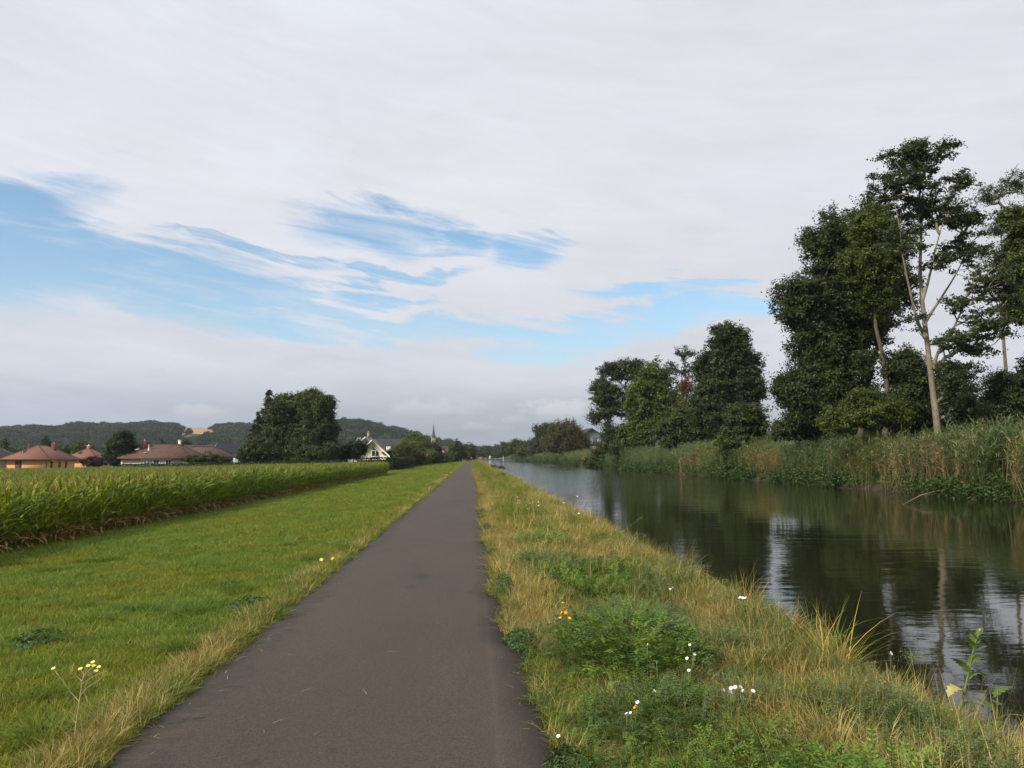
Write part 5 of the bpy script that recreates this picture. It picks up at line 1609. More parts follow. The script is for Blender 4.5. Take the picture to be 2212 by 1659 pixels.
# tall cut window
mb = MB()
fr = [(-0.05, 1.75), (1.35, 1.75), (1.35, 3.15), (-0.05, 4.42)]
mb.prism(fr, (-0.03, -0.004), 0, 'y')
wn = mb.build('window', [M['glass']], h)
mb = MB()
mb.box((-0.10, -0.06, 1.68), (1.42, -0.031, 1.78)).box((-0.05, -0.06, 2.30), (1.36, -0.031, 2.42)).box((-0.05, -0.06, 3.50), (0.95, -0.031, 3.58))
mb.box((0.60, -0.062, 2.42), (0.68, -0.033, 3.50)).box((-0.12, -0.06, 1.78), (-0.04, -0.031, 4.45)).box((1.34, -0.06, 1.78), (1.42, -0.031, 3.15))
mb.build('frame', [M['white_paint']], wn)
block(h, 'dormer', (2.5, 3.0, 3.5), (3.4, 5.2, 4.4), 'white_paint')
block(h, 'balcony_box', (1.9, -0.5, 3.0), (2.5, -0.004, 3.3), 'brown_wood')
# dish
d0 = P(1392 / 1.7938, 1705 / 1.7938, 176)
dd = tag(empty('satellite_dish', (d0[0], 176, float(gz(d0[0], 176)))), 'white satellite dish on a mast left of the white gable house', 'dish')
zt = d0[2] - float(gz(d0[0], 176))
MB().tube([(0, 0, -0.2), (0, 0, zt)], 0.05, 6).build('mast', [M['pale_metal']], dd)
mb = MB()
th = np.linspace(0, 2 * math.pi, 15)[:-1]
V = [(0, 0.12, zt)]
for r_, o_ in ((0.3, 0.09), (0.6, 0.0)):
    V += [(r_ * math.cos(a), o_ - 0.05, zt + r_ * math.sin(a)) for a in th]
T = [(0, 1 + i, 1 + (i + 1) % 14) for i in range(14)]
Q = [(1 + i, 15 + i, 15 + (i + 1) % 14, 1 + (i + 1) % 14) for i in range(14)]
mb.add(V, [np.array(Q), np.array(T)])
mb.build('bowl', [M['white_paint']], dd)

# village church
h = house('church', -39.6, 850.0, 'stone church with a tall pointed slate spire and louvred belfry', 0.0, R(14), 'church')
tw = 2.35
MB().box((-tw, -tw, 0), (tw, tw, 21.5)).build('tower', [M['stone']], h)
block(h, 'cornice', (-tw - 0.25, -tw - 0.25, 21.505), (tw + 0.25, tw + 0.25, 22.0), 'stone')
mb = MB()
zs, rs = [22.0, 24.0, 27.5, 32.0, 37.0], [3.0, 1.95, 1.25, 0.62, 0.06]
th = np.arange(8) * math.pi / 4 + math.pi / 8
V = np.concatenate([[(r_ * math.cos(a), r_ * math.sin(a), z_) for a in th] for z_, r_ in zip(zs, rs)])
Q = np.array([(k * 8 + i, k * 8 + (i + 1) % 8, k * 8 + 8 + (i + 1) % 8, k * 8 + 8 + i) for k in range(4) for i in range(8)])
mb.add(V, [Q])
mb.build('spire', [M['slate']], h)
MB().tube([(0, 0, 36.9), (0, 0, 39.6)], [0.09, 0.05], 6).box((-0.45, -0.04, 38.5), (0.45, 0.04, 38.62)).build('cross', [M['dark_metal']], h)
for sx in (-1.05, 1.05):
    block(h, 'louvre_opening', (sx - 0.5, -tw - 0.06, 14.5), (sx + 0.5, -tw - 0.004, 20.0), 'dark_tile')
    block(h, 'louvre_opening', (tw + 0.004, sx - 0.5, 14.5), (tw + 0.06, sx + 0.5, 20.0), 'dark_tile')
for sx, sy in ((-1, -1), (1, -1), (1, 1), (-1, 1)):
    MB().tube([(sx * 2.3, sy * 2.3, 22.0), (sx * 2.3, sy * 2.3, 23.4), (sx * 2.3, sy * 2.3, 25.2)], [0.5, 0.45, 0.03], 6).build('pinnacle', [M['stone']], h)
walls(-4.5, 4.5, tw, 24, 0, 9).build('nave', [M['stone']], h)
gable_roof(-5.0, 5.0, tw + 0.01, 24.5, 9.02, 6.0, 'y').build('nave_roof', [M['slate']], h)

# small yellow gable and roofs beyond
h = house('yellow_house', -25.4, 600.0, 'small house with a yellow gable and red-brown roof beside the church tower', 0.0, R(-14))
MB().prism([(0, 0), (6.6, 0), (6.6, 4.6), (3.3, 8.0), (0, 4.6)], (0, 9), 0, 'y').build('wall', [M['yellow_render']], h)
gable_roof(-0.5, 7.1, -0.4, 9.4, 4.3, 3.95, 'y').build('roof', [M['dark_tile']], h)
window(h, 2.8, 5.0, 1.0, 1.5, 0.0, bars=(1, 0), frame='brown_wood')
h = house('mauve_roof_house', -27.0, 660.0, 'broad mauve roofed house above the yellow gable', 0.0)
walls(0, 8.5, 0, 8, 0, 8.2).build('wall', [M['beige_render']], h)
gable_roof(-0.4, 8.9, -0.5, 8.5, 8.2, 2.6, 'x').build('roof', [M['mauve_tile']], h)
window(h, 3.2, 5.6, 1.2, 1.6, 0.0)
h = house('white_building', 2.6, 690.0, 'white house at the far end of the path', 0.0)
walls(0, 4.2, 0, 9, 0, 5.6).build('wall', [M['white_paint']], h)
gable_roof(-0.5, 4.7, -0.5, 9.5, 5.5, 2.3, 'y').build('roof', [M['mauve_tile']], h)
MB().prism([(0, 5.605), (4.2, 5.605), (2.1, 7.4)], (0, 9), 0, 'y').build('gable', [M['white_paint']], h)
window(h, 1.6, 3.3, 1.0, 1.4, 0.0)
block(h, 'annexe', (4.6, 1.0, 0), (6.6, 8, 4.2), 'white_paint')

# grey clad house among the far-bank trees
h = house('grey_house', 40.9, 300.0, 'grey clad house with a brick ground floor among the trees of the far bank', 0.2, R(6))
walls(0, 9.4, 0, 8.5, -0.2, 5.6).build('ground_floor', [M['brick']], h)
walls(-0.05, 9.45, -0.05, 8.55, 5.605, 9.0).build('upper_floor', [M['grey_clad']], h)
gable_roof(-0.6, 10.0, -0.6, 9.1, 9.0, 3.4, 'y').build('roof', [M['slate']], h)
MB().prism([(-0.05, 9.005), (9.45, 9.005), (4.7, 12.05)], (-0.04, 8.5), 0, 'y').build('gable', [M['grey_clad']], h)
for xx in (0.9, 3.9, 6.9):
    window(h, xx, 6.5, 1.0, 1.8, -0.05, bars=(1, 0), d=0.12)
window(h, 3.6, 2.6, 1.2, 1.8, 0.0, bars=(1, 0), d=0.12)

# canal lock at the far end
h = house('canal_lock', 3.6, 641.0, 'grey canal lock with gate and railings closing the far end of the water', 0.0, cat='lock')
block(h, 'lock_wall', (0, 0, -2), (9.5, 2.5, 0.35), 'concrete')
block(h, 'lock_wall', (15.5, 0, -2), (24, 2.5, 0.35), 'concrete')
block(h, 'lock_gate', (9.52, 0.8, -2), (15.48, 1.2, 0.1), 'dark_metal')
for k in range(8):
    xx = 0.6 + k * 1.2
    MB().tube([(xx, 0.3, 0.35), (xx, 0.3, 1.45)], 0.05, 5).build('railing_post', [M['pale_metal']], h)
for zz_ in (0.9, 1.42):
    MB().tube([(0.6, 0.3, zz_), (9.0, 0.3, zz_)], 0.05, 5).build('railing', [M['pale_metal']], h)
h = house('gantry', 12.6, 646.0, 'dark green gantry frame over the canal lock', 0.0, cat='gantry')
for xx in (0, 5.4):
    block(h, 'post', (xx, 0, 0), (xx + 0.3, 0.3, 4.6), 'dark_metal')
block(h, 'beam', (-0.5, -0.05, 4.605), (7.5, 0.35, 4.95), 'dark_metal')
h = house('lock_cabin', 14.6, 650.0, 'small white cabin standing at the canal lock', 0.0, cat='cabin')
walls(0, 1.7, 0, 2, 0, 2.7).build('wall', [M['white_paint']], h)
block(h, 'flat_roof', (-0.2, -0.2, 2.705), (1.9, 2.2, 2.9), 'grey_metal')
window(h, 0.5, 1.1, 0.7, 0.9, 0.0, bars=(0, 0), frame='grey_metal')
for x_, y_, z_, lab in ((6.2, 648.0, 7.4, 'slim white pole at the end of the path beside the lock'), (24.6, 610.0, 7.6, 'thin pale pole on the far bank where the reeds end')):
    h = house('pole', x_, y_, lab, None, cat='pole')
    MB().tube([(0, 0, -0.2), (0, 0, z_ * 0.6), (0, 0, z_)], [0.14, 0.12, 0.09], 8).build('mast', [M['pale_metal']], h)
    block(h, 'base_plate', (-0.25, -0.25, 0.0), (0.25, 0.25, 0.08), 'grey_metal')
# street lamp by the gardens
h = house('street_lamp', -10.75, 220.0, 'street lamp with a bent arm reaching left, beside the gardens', None, cat='lamp post')
zt = 5.5 - h.location.z
MB().tube([(0, 0, -0.2), (0, 0, zt)], [0.08, 0.055], 8).build('pole', [M['pale_metal']], h)
MB().tube([(0, 0, zt - 0.05), (-0.5, 0, zt + 0.05), (-0.85, 0, zt + 0.1)], 0.04, 6).build('arm', [M['pale_metal']], h)
MB().box((-1.35, -0.14, zt + 0.04), (-0.8, 0.14, zt + 0.2)).build('lamp_head', [M['pale_metal']], h)

# white car parked under the trees at the far end
h = house('parked_car', -5.2, 430.0, 'white car parked under the trees near the end of the path', None, cat='car')
mb = MB()
mb.prism([(0, 0.3), (4.1, 0.3), (4.1, 0.75), (3.9, 0.95), (3.1, 1.02), (0.15, 1.0), (0, 0.8)], (0, 1.72), 0, 'x')
mb.build('body', [M['white_paint']], h)
MB().prism([(0.25, 1.005), (3.05, 1.025), (2.4, 1.5), (0.65, 1.5)], (0.12, 1.60), 0, 'x').build('cabin', [M['glass']], h)
MB().box((0.10, 0.62, 1.503), (1.62, 2.42, 1.56)).build('car_roof', [M['white_paint']], h)
for xx in (0.0, 1.52):
    for yy in (0.75, 3.3):
        MB().tube([(xx, yy, 0.31), (xx + 0.2, yy, 0.31)], 0.31, 12).build('wheel', [M['rubber']], h)
for xx in (0.1, 1.3):
    block(h, 'tail_light', (xx, -0.04, 0.6), (xx + 0.32, -0.002, 0.78), 'chimney_brick')

# ------------------------------------------------------------------ people far down the path
M['skin'] = plain('skin', (0.50, 0.30, 0.21), 0.6, 0.05)
M['red_cloth'] = plain('red_cloth', (0.55, 0.045, 0.04), 0.9, 0.1, 8)
M['pink_cloth'] = plain('pink_red_cloth', (0.60, 0.12, 0.11), 0.9, 0.1, 8)
M['black_cloth'] = plain('black_cloth', (0.022, 0.022, 0.026), 0.9, 0.1, 8)
M['hair'] = plain('hair', (0.05, 0.03, 0.02), 0.7, 0.2, 9)
def person(x, y, label, shirt, rz, stride):
    root = tag(empty('person', (x, y, 0.035), rz), label, 'person')
    vs = [((0, 0, 0.95), .155), ((0, 0, 1.12), .14), ((0, 0.01, 1.30), .165), ((0, 0.01, 1.42), .13), ((0, 0.0, 1.50), .055), ((0, -0.01, 1.56), .06),
          ((0, -0.02, 1.64), .10), ((0, -0.015, 1.72), .085)]
    ed = [(i, i + 1) for i in range(7)]
    for sg in (-1, 1):
        s = stride * sg
        b0 = len(vs)
        vs += [((sg * 0.10, 0, 0.88), .095), ((sg * 0.105, -0.5 * s, 0.48), .062), ((sg * 0.105, -0.6 * s + 0.06, 0.09), .042), ((sg * 0.115, -0.6 * s - 0.11, 0.035), .038)]
        ed += [(0, b0), (b0, b0 + 1), (b0 + 1, b0 + 2), (b0 + 2, b0 + 3)]
        b1 = len(vs)
        vs += [((sg * 0.19, 0.01, 1.40), .062), ((sg * 0.25, 0.35 * s, 1.13), .045), ((sg * 0.245, 0.45 * s - 0.08, 0.90), .034), ((sg * 0.24, 0.45 * s - 0.12, 0.80), .036)]
        ed += [(3, b1), (b1, b1 + 1), (b1 + 1, b1 + 2), (b1 + 2, b1 + 3)]
    me = bpy.data.meshes.new('body')
    me.from_pydata([v for v, r_ in vs], ed, [])
    o = link('body', me)
    sk = o.modifiers.new('skin', 'SKIN')
    for d_, (v, r_) in zip(me.skin_vertices[0].data, vs):
        d_.radius = (r_, r_ * 0.8 if 0.9 < v[2] < 1.45 and abs(v[0]) < 0.01 else r_)
    me.skin_vertices[0].data[0].use_root = True
    ss = o.modifiers.new('sub', 'SUBSURF')
    ss.levels = ss.render_levels = 1
    dg = bpy.context.evaluated_depsgraph_get()
    m2 = bpy.data.meshes.new_from_object(o.evaluated_get(dg))
    bpy.data.objects.remove(o)
    for k in ('skin', shirt, 'black_cloth', 'rubber'):
        m2.materials.append(M[k])
    for p in m2.polygons:
        c = p.center
        p.material_index = 3 if c.z < 0.09 else 2 if (c.z < 0.98 and abs(c.x) < 0.2) else 1 if (c.z < 1.47 and not (abs(c.x) > 0.2 and c.z < 1.08)) else 0
        p.use_smooth = True
    m2.name = 'body'
    b_ = link('body', m2, root)
    mb = MB()
    th = np.linspace(0, 2 * math.pi, 13)[:-1]
    V = [(0.107 * math.sin(f_) * math.cos(a), 0.012 + 0.115 * math.sin(f_) * math.sin(a), 1.665 + 0.125 * math.cos(f_)) for f_ in (0.05, 0.6, 1.1, 1.5, 1.85) for a in th]
    Q = np.array([(k * 12 + i, k * 12 + (i + 1) % 12, k * 12 + 12 + (i + 1) % 12, k * 12 + 12 + i) for k in range(4) for i in range(12)])
    V = [(a, b2 + (0.035 if c_ < 1.69 else 0), c_) for a, b2, c_ in V]
    mb.add(V, [Q])
    mb.build('hair', [M['hair']], root, True)
person(0.22, 312.0, 'person in a red top and black trousers walking on the path', 'red_cloth', R(180), 0.30)
person(-0.75, 372.0, 'person in a pinkish red jacket further down the path', 'pink_cloth', R(0), 0.22)
# ------------------------------------------------------------------ single plants and flowers near the camera
def G(px, py, z):
    d = ray(px, py)
    t_ = (z - H_EYE) / d[2]
    return np.array([0, 0, H_EYE]) + d * t_
def col_of(c, n):
    return np.repeat(np.array([c], float), n, 0) * rng.uniform(0.8, 1.2, (n, 1))
M['petal_white'] = plain('white_petal', (0.85, 0.85, 0.84), 0.6, 0.03)
M['petal_lilac'] = plain('pale_lilac_petal', (0.72, 0.62, 0.74), 0.6, 0.05)
M['petal_orange'] = plain('orange_petal', (0.80, 0.36, 0.02), 0.6, 0.08)
M['petal_yellow'] = plain('yellow_petal', (0.78, 0.68, 0.06), 0.6, 0.08)
M['petal_lemon'] = plain('lemon_petal', (0.85, 0.82, 0.22), 0.6, 0.05)
M['stem'] = plain('green_stem', (0.13, 0.17, 0.05), 0.7, 0.15, 20)
M['straw_stem'] = plain('dry_stem', (0.36, 0.30, 0.17), 0.8, 0.15, 20)
def petals(c, r, n, up, w=0.8, notch=True):
    """flat petals round a centre, tilted cup"""
    a0 = rng.uniform(0, 6.28)
    up = np.asarray(up, float) / np.linalg.norm(up)
    e1 = np.cross(up, [0.3, 0.9, 0.2]); e1 /= np.linalg.norm(e1)
    e2 = np.cross(up, e1)
    V, T = [], []
    for k in range(n):
        a = a0 + k * 2 * math.pi / n
        d = e1 * math.cos(a) + e2 * math.sin(a)
        s = np.cross(up, d)
        b = len(V)
        hw = r * w * math.pi / n
        V += [c, c + d * r * 0.6 + s * hw + up * r * 0.12, c + d * r + s * hw * 0.55 + up * r * 0.1, c + d * r * (0.78 if notch else 1.08) + up * r * 0.1,
              c + d * r - s * hw * 0.55 + up * r * 0.1, c + d * r * 0.6 - s * hw + up * r * 0.12]
        T += [(b, b + 1, b + 2), (b, b + 2, b + 3), (b, b + 3, b + 4), (b, b + 4, b + 5)]
    return np.array(V), np.array(T)
def flower_plant(name, label, px, py, hgt, heads, petal, r, n, group=None, notch=True, leaves=6, leaf_len=0.07, cat='flower', centre=None, stem='stem'):
    """heads: offsets of the flower heads from the surveyed one"""
    top = G(px, py, hgt)
    base = np.array([top[0] + rng.normal(0, 0.02), top[1] + rng.normal(0, 0.02), 0])
    base[2] = float(gz(base[0], base[1]))
    root = tag(empty(name, base), label, cat, group)
    for k, off in enumerate(heads):
        c = top - base + np.array(off, float)
        mb = MB()
        mid = c * 0.5 + np.array([rng.normal(0, 0.012), rng.normal(0, 0.012), 0])
        mb.tube([(0, 0, -0.02), mid, c], [0.0026, 0.0022, 0.002], 4, 0)
        st_ = mb.build('stem', [M[stem]], root)
        up = np.array([rng.normal(0, 0.6), -0.5 + rng.normal(0, 0.4), 0.8])
        V, T = petals(c, r * rng.uniform(0.85, 1.1), n, up, 0.72, notch)
        fo = MB().add(V, [T]).build('flower', [M[petal]], root)
        MB().tube([c - up / np.linalg.norm(up) * 0.018, c - up / np.linalg.norm(up) * 0.008, c], [0.004, 0.0075, 0.004], 6).build('calyx', [M['stem']], fo)
        if centre:
            MB().tube([c, c + up / np.linalg.norm(up) * 0.006], [r * 0.35, r * 0.25], 8).build('disc', [M[centre]], fo)
    hh = (top - base)[2]
    zz_ = rng.uniform(0.1, 0.75, leaves) * hh
    V, F, q = strips(np.stack([0 * zz_, 0 * zz_, zz_], -1), rng.uniform(0, 6.28, leaves), rng.uniform(0.7, 1.2, leaves) * leaf_len, np.radians(rng.uniform(20, 60, leaves)),
                     np.radians(rng.uniform(20, 70, leaves)), np.full(leaves, leaf_len * 0.3), 3, 'leaf')
    link('leaves', make_mesh('leaves', V, [F], np.repeat(col_of((0.085, 0.135, 0.035), leaves), q, 0), [M['weed']]), root)
    return root
CG = 'white campions on the canal bank'
for px, py, hgt, heads, lab in (
        (1399, 1392, 0.34, [(0, 0, 0)], 'white campion flower on the front face of the dark green vetch'),
        (1490, 1393, 0.32, [(0, 0, 0)], 'white campion flower just right of the vetch clump'),
        (1418, 1428, 0.28, [(0, 0, 0)], 'white campion flower below the lower edge of the vetch'),
        (1484, 1422, 0.28, [(0, 0, 0), (0.055, 0.01, -0.01), (0.05, -0.02, 0.03)], 'cluster of three small white flowers right below the vetch'),
        (1488, 1448, 0.26, [(0, 0, 0)], 'white campion flower under the cluster of three'),
        (1414, 1492, 0.25, [(0, 0, 0)], 'white campion flower in grey-green weeds beyond the straw patch'),
        (1377, 1517, 0.22, [(0, 0, 0)], 'white campion flower above a single orange petal'),
        (1353, 1541, 0.20, [(0, 0, 0), (0.026, 0.01, 0.0)], 'pair of white campion flowers beside the flattened straw'),
        (1206, 1590, 0.08, [(0, 0, 0)], 'tiny white flower low in the weeds at the path edge'),
        (1448, 1272, 0.30, [(0, 0, 0), (0.02, -0.03, 0.02)], 'two small white flowers above the back edge of the vetch')):
    flower_plant('white_campion', lab, px, py, hgt, heads, 'petal_white', 0.0125, 5, CG)
for px, py, lab in ((1578, 1490, 'cluster of pale lilac flowers in the grass toward the water'), (1613, 1488, 'small lilac flowers right of the larger lilac cluster')):
    flower_plant('lilac_flower', lab, px, py, 0.24, [(rng.normal(0, 0.03), rng.normal(0, 0.03), rng.normal(0, 0.015)) for _ in range(7 if px < 1600 else 3)], 'petal_lilac', 0.014, 5)
flower_plant('orange_petal_flower', 'single low orange flower under the white campions', 1372, 1527, 0.15, [(0, 0, 0)], 'petal_orange', 0.018, 8)
flower_plant('tansy_plant', 'plant with orange-yellow flower heads left of the vetch', 1216, 1302, 0.42,
             [(0, 0, 0), (0.012, -0.01, -0.045), (0.02, 0.0, -0.085), (0.03, 0.01, -0.075), (-0.012, 0.0, -0.085), (-0.035, -0.05, -0.12), (0.055, -0.05, -0.12), (0.04, -0.2, -0.2)], 'petal_orange', 0.019, 9,
             notch=False, leaves=14, leaf_len=0.1, centre='petal_yellow')
flower_plant('white_yarrow', 'flat white flower head at the water edge below the dark reflection', 1603, 1291, 0.30,
             [(0.03 * math.cos(a) * k, 0.03 * math.sin(a) * k, 0) for k in (0.5, 1.2) for a in np.linspace(0, 5.4, 7)], 'petal_white', 0.013, 6, leaves=10, leaf_len=0.12)
flower_plant('bank_campion', 'white campion with buds standing up against the dark water', 1925, 1411, 0.16, [(0, 0, 0)], 'petal_white', 0.019, 5, CG, leaves=8)
for px, py, lab in ((1218, 1086, 'small white flower at the foot of the arching dark stalk'), (1247, 1072, 'small white flower standing out over the bright water beside the stalk tip'),
                (1222, 1108, 'leftmost of three small white flowers in a row at the water edge'), (1238, 1109, 'middle one of three small white flowers in a row at the water edge'),
                (1250, 1109, 'rightmost of three small white flowers in a row at the water edge')):
    flower_plant('bank_daisy', lab, px, py, 0.34, [(0, 0, 0)], 'petal_white', 0.022, 6, 'small white flowers further along the bank')
for px, py, lab in ((718, 1207, 'small yellow dandelion on the left edge of the path'), (694, 1209, 'pale small flower beside the yellow dandelion')):
    flower_plant('dandelion', lab, px, py, 0.10, [(0, 0, 0)], 'petal_yellow' if px > 700 else 'petal_lemon', 0.028, 12, notch=False, leaves=8, leaf_len=0.1)
# a drift of tiny white flowers in the verge, too small to count
fl = []
for _ in range(2):
    V, T = petals(np.array([0, 0, 0.30]), 0.017, 6, (0.1, -0.5, 1), 0.9, False)
    mb = MB().add(V, [T], (0.8, 0.8, 0.78))
    mb.tube([(0, 0, 0), (0, 0, 0.295)], 0.003, 3, 0, (0.12, 0.16, 0.05), False)
    o = mb.build('daisy', [M['weed']])
    fl.append(o.data)
    bpy.data.objects.remove(o)
make_bank('daisies', fl)
pp = np.array([G(rng.uniform(1112, 1168), rng.uniform(1062, 1100), 0.3) for _ in range(60)])
pp[:, 2] = gz(pp[:, 0], pp[:, 1])
scatter('tiny_flowers', 'daisies', pp, rng.uniform(0.6, 1.2, len(pp)), None, 0.15, label='drift of tiny white flowers in the verge')

# vetch: arching stems with pinnate leaves
def vetch(name, label, cx_, cy_, rx, ry, n, hgt, pal, cat='plant', leaflet=0.038, pairs=7):
    root = tag(empty(name, (cx_, cy_, float(gz(cx_, cy_)))), label, cat)
    th = rng.uniform(0, 6.28, n)
    rr = np.sqrt(rng.uniform(0, 1, n))
    bx_, by_ = rr * np.cos(th) * rx, rr * np.sin(th) * ry
    z0 = rng.uniform(0.1, 1.0, n) * hgt * (1 - 0.55 * rr ** 2)
    base = np.stack([bx_, by_, z0], -1)
    az_ = th + rng.normal(0, 0.9, n)
    L = rng.uniform(0.12, 0.2, n)
    el_ = np.radians(rng.uniform(15, 80, n))
    bd = np.radians(rng.uniform(20, 70, n))
    t_ = np.linspace(0.1, 1.0, pairs)
    C, D, S = [], [], []
    d1 = np.stack([np.cos(az_), np.sin(az_), 0 * az_], -1)
    s1 = np.stack([-np.sin(az_), np.cos(az_), 0 * az_], -1)
    V, F = [], []
    nv = 0
    cols = []
    pc = pick(pal, n)
    for tt in t_:
        e = el_ - bd * tt * 0.5
        p = base + (L * tt)[:, None] * (np.cos(e)[:, None] * d1 + np.sin(e)[:, None] * np.array([0, 0, 1.0]))
        fw = np.cos(el_ - bd * tt)[:, None] * d1 + np.sin(el_ - bd * tt)[:, None] * np.array([0, 0, 1.0])
        for sg in (-1, 1):
            ax_ = sg * s1 * 0.85 + fw * 0.5 + rng.normal(0, 0.12, (n, 3))
            ax_ /= np.linalg.norm(ax_, axis=1)[:, None]
            wd = np.cross(ax_, np.cross(fw, s1 * sg) + rng.normal(0, 0.2, (n, 3)))
            wd /= np.linalg.norm(wd, axis=1)[:, None] + 1e-9
            ll = leaflet * rng.uniform(0.8, 1.15, n)[:, None]
            q4 = np.stack([p, p + ax_ * ll * 0.5 + wd * ll * 0.2, p + ax_ * ll, p + ax_ * ll * 0.5 - wd * ll * 0.2], 1).reshape(-1, 3)
            V.append(q4)
            F.append(np.arange(n * 4).reshape(-1, 4) + nv)
            cols.append(np.repeat(pc * rng.uniform(0.85, 1.15, (n, 1)), 4, 0))
            nv += n * 4
    sv_, sf_, q = strips(base, az_, L, el_, bd, np.full(n, 0.004), 3, 'blade')
    link('foliage', make_mesh('foliage', np.concatenate(V), [np.concatenate(F)], np.concatenate(cols), [M['weed']]), root)
    m2_ = 40
    V2, F2, q2 = strips(np.stack([rng.normal(0, rx * 0.5, m2_), rng.normal(0, ry * 0.5, m2_), np.full(m2_, -0.02)], -1), rng.uniform(0, 6.28, m2_), rng.uniform(0.7, 1.1, m2_) * hgt,
                        np.radians(rng.uniform(60, 90, m2_)), np.radians(rng.uniform(10, 50, m2_)), np.full(m2_, 0.005), 4, 'blade')
    link('stems', make_mesh('stems', np.concatenate([V2, sv_]), [F2, sf_ + len(V2)], np.concatenate([col_of((0.10, 0.16, 0.04), len(V2)), col_of((0.10, 0.16, 0.04), len(sv_))]), [M['weed']]), root)
    return root
VG = [((0.095, 0.170, 0.022), 4), ((0.150, 0.230, 0.032), 3), ((0.048, 0.100, 0.019), 2)]
vetch('vetch_clump', 'lush dark green vetch clump with feathery leaves on the canal bank', 1.30, 6.75, 0.56, 0.92, 520, 0.34, VG, leaflet=0.046)
vetch('weed_clump', 'feathery green weeds in the bottom of the bank, nearest the camera', 1.85, 3.75, 0.45, 0.5, 330, 0.20, VG, leaflet=0.034)
vetch('yarrow_clump', 'soft grey-green leafy weeds below the vetch clump', 1.18, 5.15, 0.38, 0.5, 260, 0.18, [((0.085, 0.125, 0.045), 3), ((0.065, 0.105, 0.035), 2)], leaflet=0.024, pairs=8)
def leafy_clump(name, label, x, y, rx, ry, h, n, leaf, pal, cat='plant', asp=0.55):
    root = tag(empty(name, (x, y, float(gz(x, y)))), label, cat)
    th = rng.uniform(0, 6.28, n)
    rr = np.sqrt(rng.uniform(0, 1, n))
    lump = 0.35 + 1.1 * fbm(rr * np.cos(th) * rx * 9 + x * 7, rr * np.sin(th) * ry * 9 + y * 5, 91, 2)
    rr = rr * (0.55 + 0.75 * fbm(np.cos(th) * 2.2 + y, np.sin(th) * 2.2 + x, 92, 2))
    z_ = rng.uniform(0.03, 1.0, n) * h * lump * (1 - 0.8 * rr ** 2)
    C = np.stack([rr * np.cos(th) * rx, rr * np.sin(th) * ry, z_ + 0.01], -1)
    N = np.stack([np.cos(th) * rr, np.sin(th) * rr, np.full(n, 0.9)], -1) + rng.normal(0, 0.5, (n, 3))
    V, F = quads(C, N, rng.uniform(*leaf, n), asp)
    link('foliage', make_mesh('foliage', V, [F], np.repeat(pick(pal, n), 4, 0), [M['weed']]), root)
    k = 24
    a = rng.uniform(0, 6.28, k)
    V2, F2, q = strips(np.zeros((k, 3)), a, rng.uniform(0.5, 0.95, k) * max(rx, h), np.radians(rng.uniform(20, 80, k)), np.radians(rng.uniform(0, 40, k)), np.full(k, 0.005), 3, 'blade')
    link('stems', make_mesh('stems', V2, [F2], col_of((0.10, 0.14, 0.04), len(V2)), [M['weed']]), root)
WD = [((0.050, 0.095, 0.026), 4), ((0.075, 0.125, 0.032), 3), ((0.030, 0.062, 0.022), 2)]
for x, y, rx, ry, h_, lab in (
        (0.42, 10.3, 0.17, 0.75, 0.22, 'long low clump of dark green weeds spilling onto the path edge'),
        (0.46, 7.35, 0.17, 0.40, 0.16, 'dark green weeds at the path edge where it steps in, left of the vetch'),
        (0.38, 13.9, 0.12, 0.35, 0.16, 'small weed tuft on the path edge, beyond the long clump'),
        (0.37, 18.5, 0.12, 0.5, 0.18, 'weed tuft on the path edge at the end of the straw strip'),
        (0.36, 24.0, 0.12, 0.6, 0.2, 'farther weed tuft on the right edge of the path'),
        (0.55, 4.35, 0.16, 0.45, 0.10, 'low mat of green weeds at the path edge nearest the camera')):
    leafy_clump('path_weed', lab, x, y, rx, ry, h_, int(2600 * (0.35 + ry)), (0.012, 0.032), WD)
for px, py, s_, lab in ((541, 1298, 0.28, 'patch of broad-leaved dark weeds in the grass by the left path edge'), (95, 1362, 0.3, 'darker weed patch in the lawn at the left')):
    g = G(px, py, 0.05)
    leafy_clump('lawn_weed', lab, g[0], g[1], s_, s_ * 1.3, 0.10, 420, (0.03, 0.065), WD)
def tuft(name, label, x, y, n, spread, length, width, elev, bend, pal, mat='verge', cat='plant'):
    root = tag(empty(name, (x, y, float(gz(x, y)))), label, cat)
    me = grass_mesh('blades', M[mat], n, spread, length, width, elev, bend, pal, 5)
    link('blades', me, root)
    return root
g = G(392, 1408, 0.0)
tuft('grass_tuft', 'dark green tussock at the edge of the dry strip on the left', g[0], g[1], 320, 0.13, (0.16, 0.30), (0.004, 0.008), (30, 88), (30, 110), gp_dark)
g = G(95, 1598, 0.0)
tuft('grass_tuft', 'dark green tussock at the lower left, beside the hawkweed', g[0], g[1], 320, 0.14, (0.15, 0.30), (0.004, 0.008), (30, 88), (30, 110), gp_dark)
g = G(590, 1338, 0.0)
tuft('grass_tuft', 'green tussock overhanging the left edge of the path', g[0] - 0.02, g[1], 260, 0.14, (0.15, 0.32), (0.004, 0.007), (25, 80), (30, 100), gp_green)
for px, py, lab in ((1800, 1470, 'tall grass clump leaning over the water'), (1470, 1245, 'grass clump bowing over the water further along'), (1612, 1330, 'grass clump beside the white flat flower head')):
    g = G(px, py, -0.1)
    x_ = min(g[0], 3.34)
    tuft('bank_grass_clump', lab, x_, g[1], 170, 0.13, (0.3, 0.75), (0.005, 0.009), (40, 92), (15, 90), gp_green[:3] + gp_straw[:1], cat='grass')

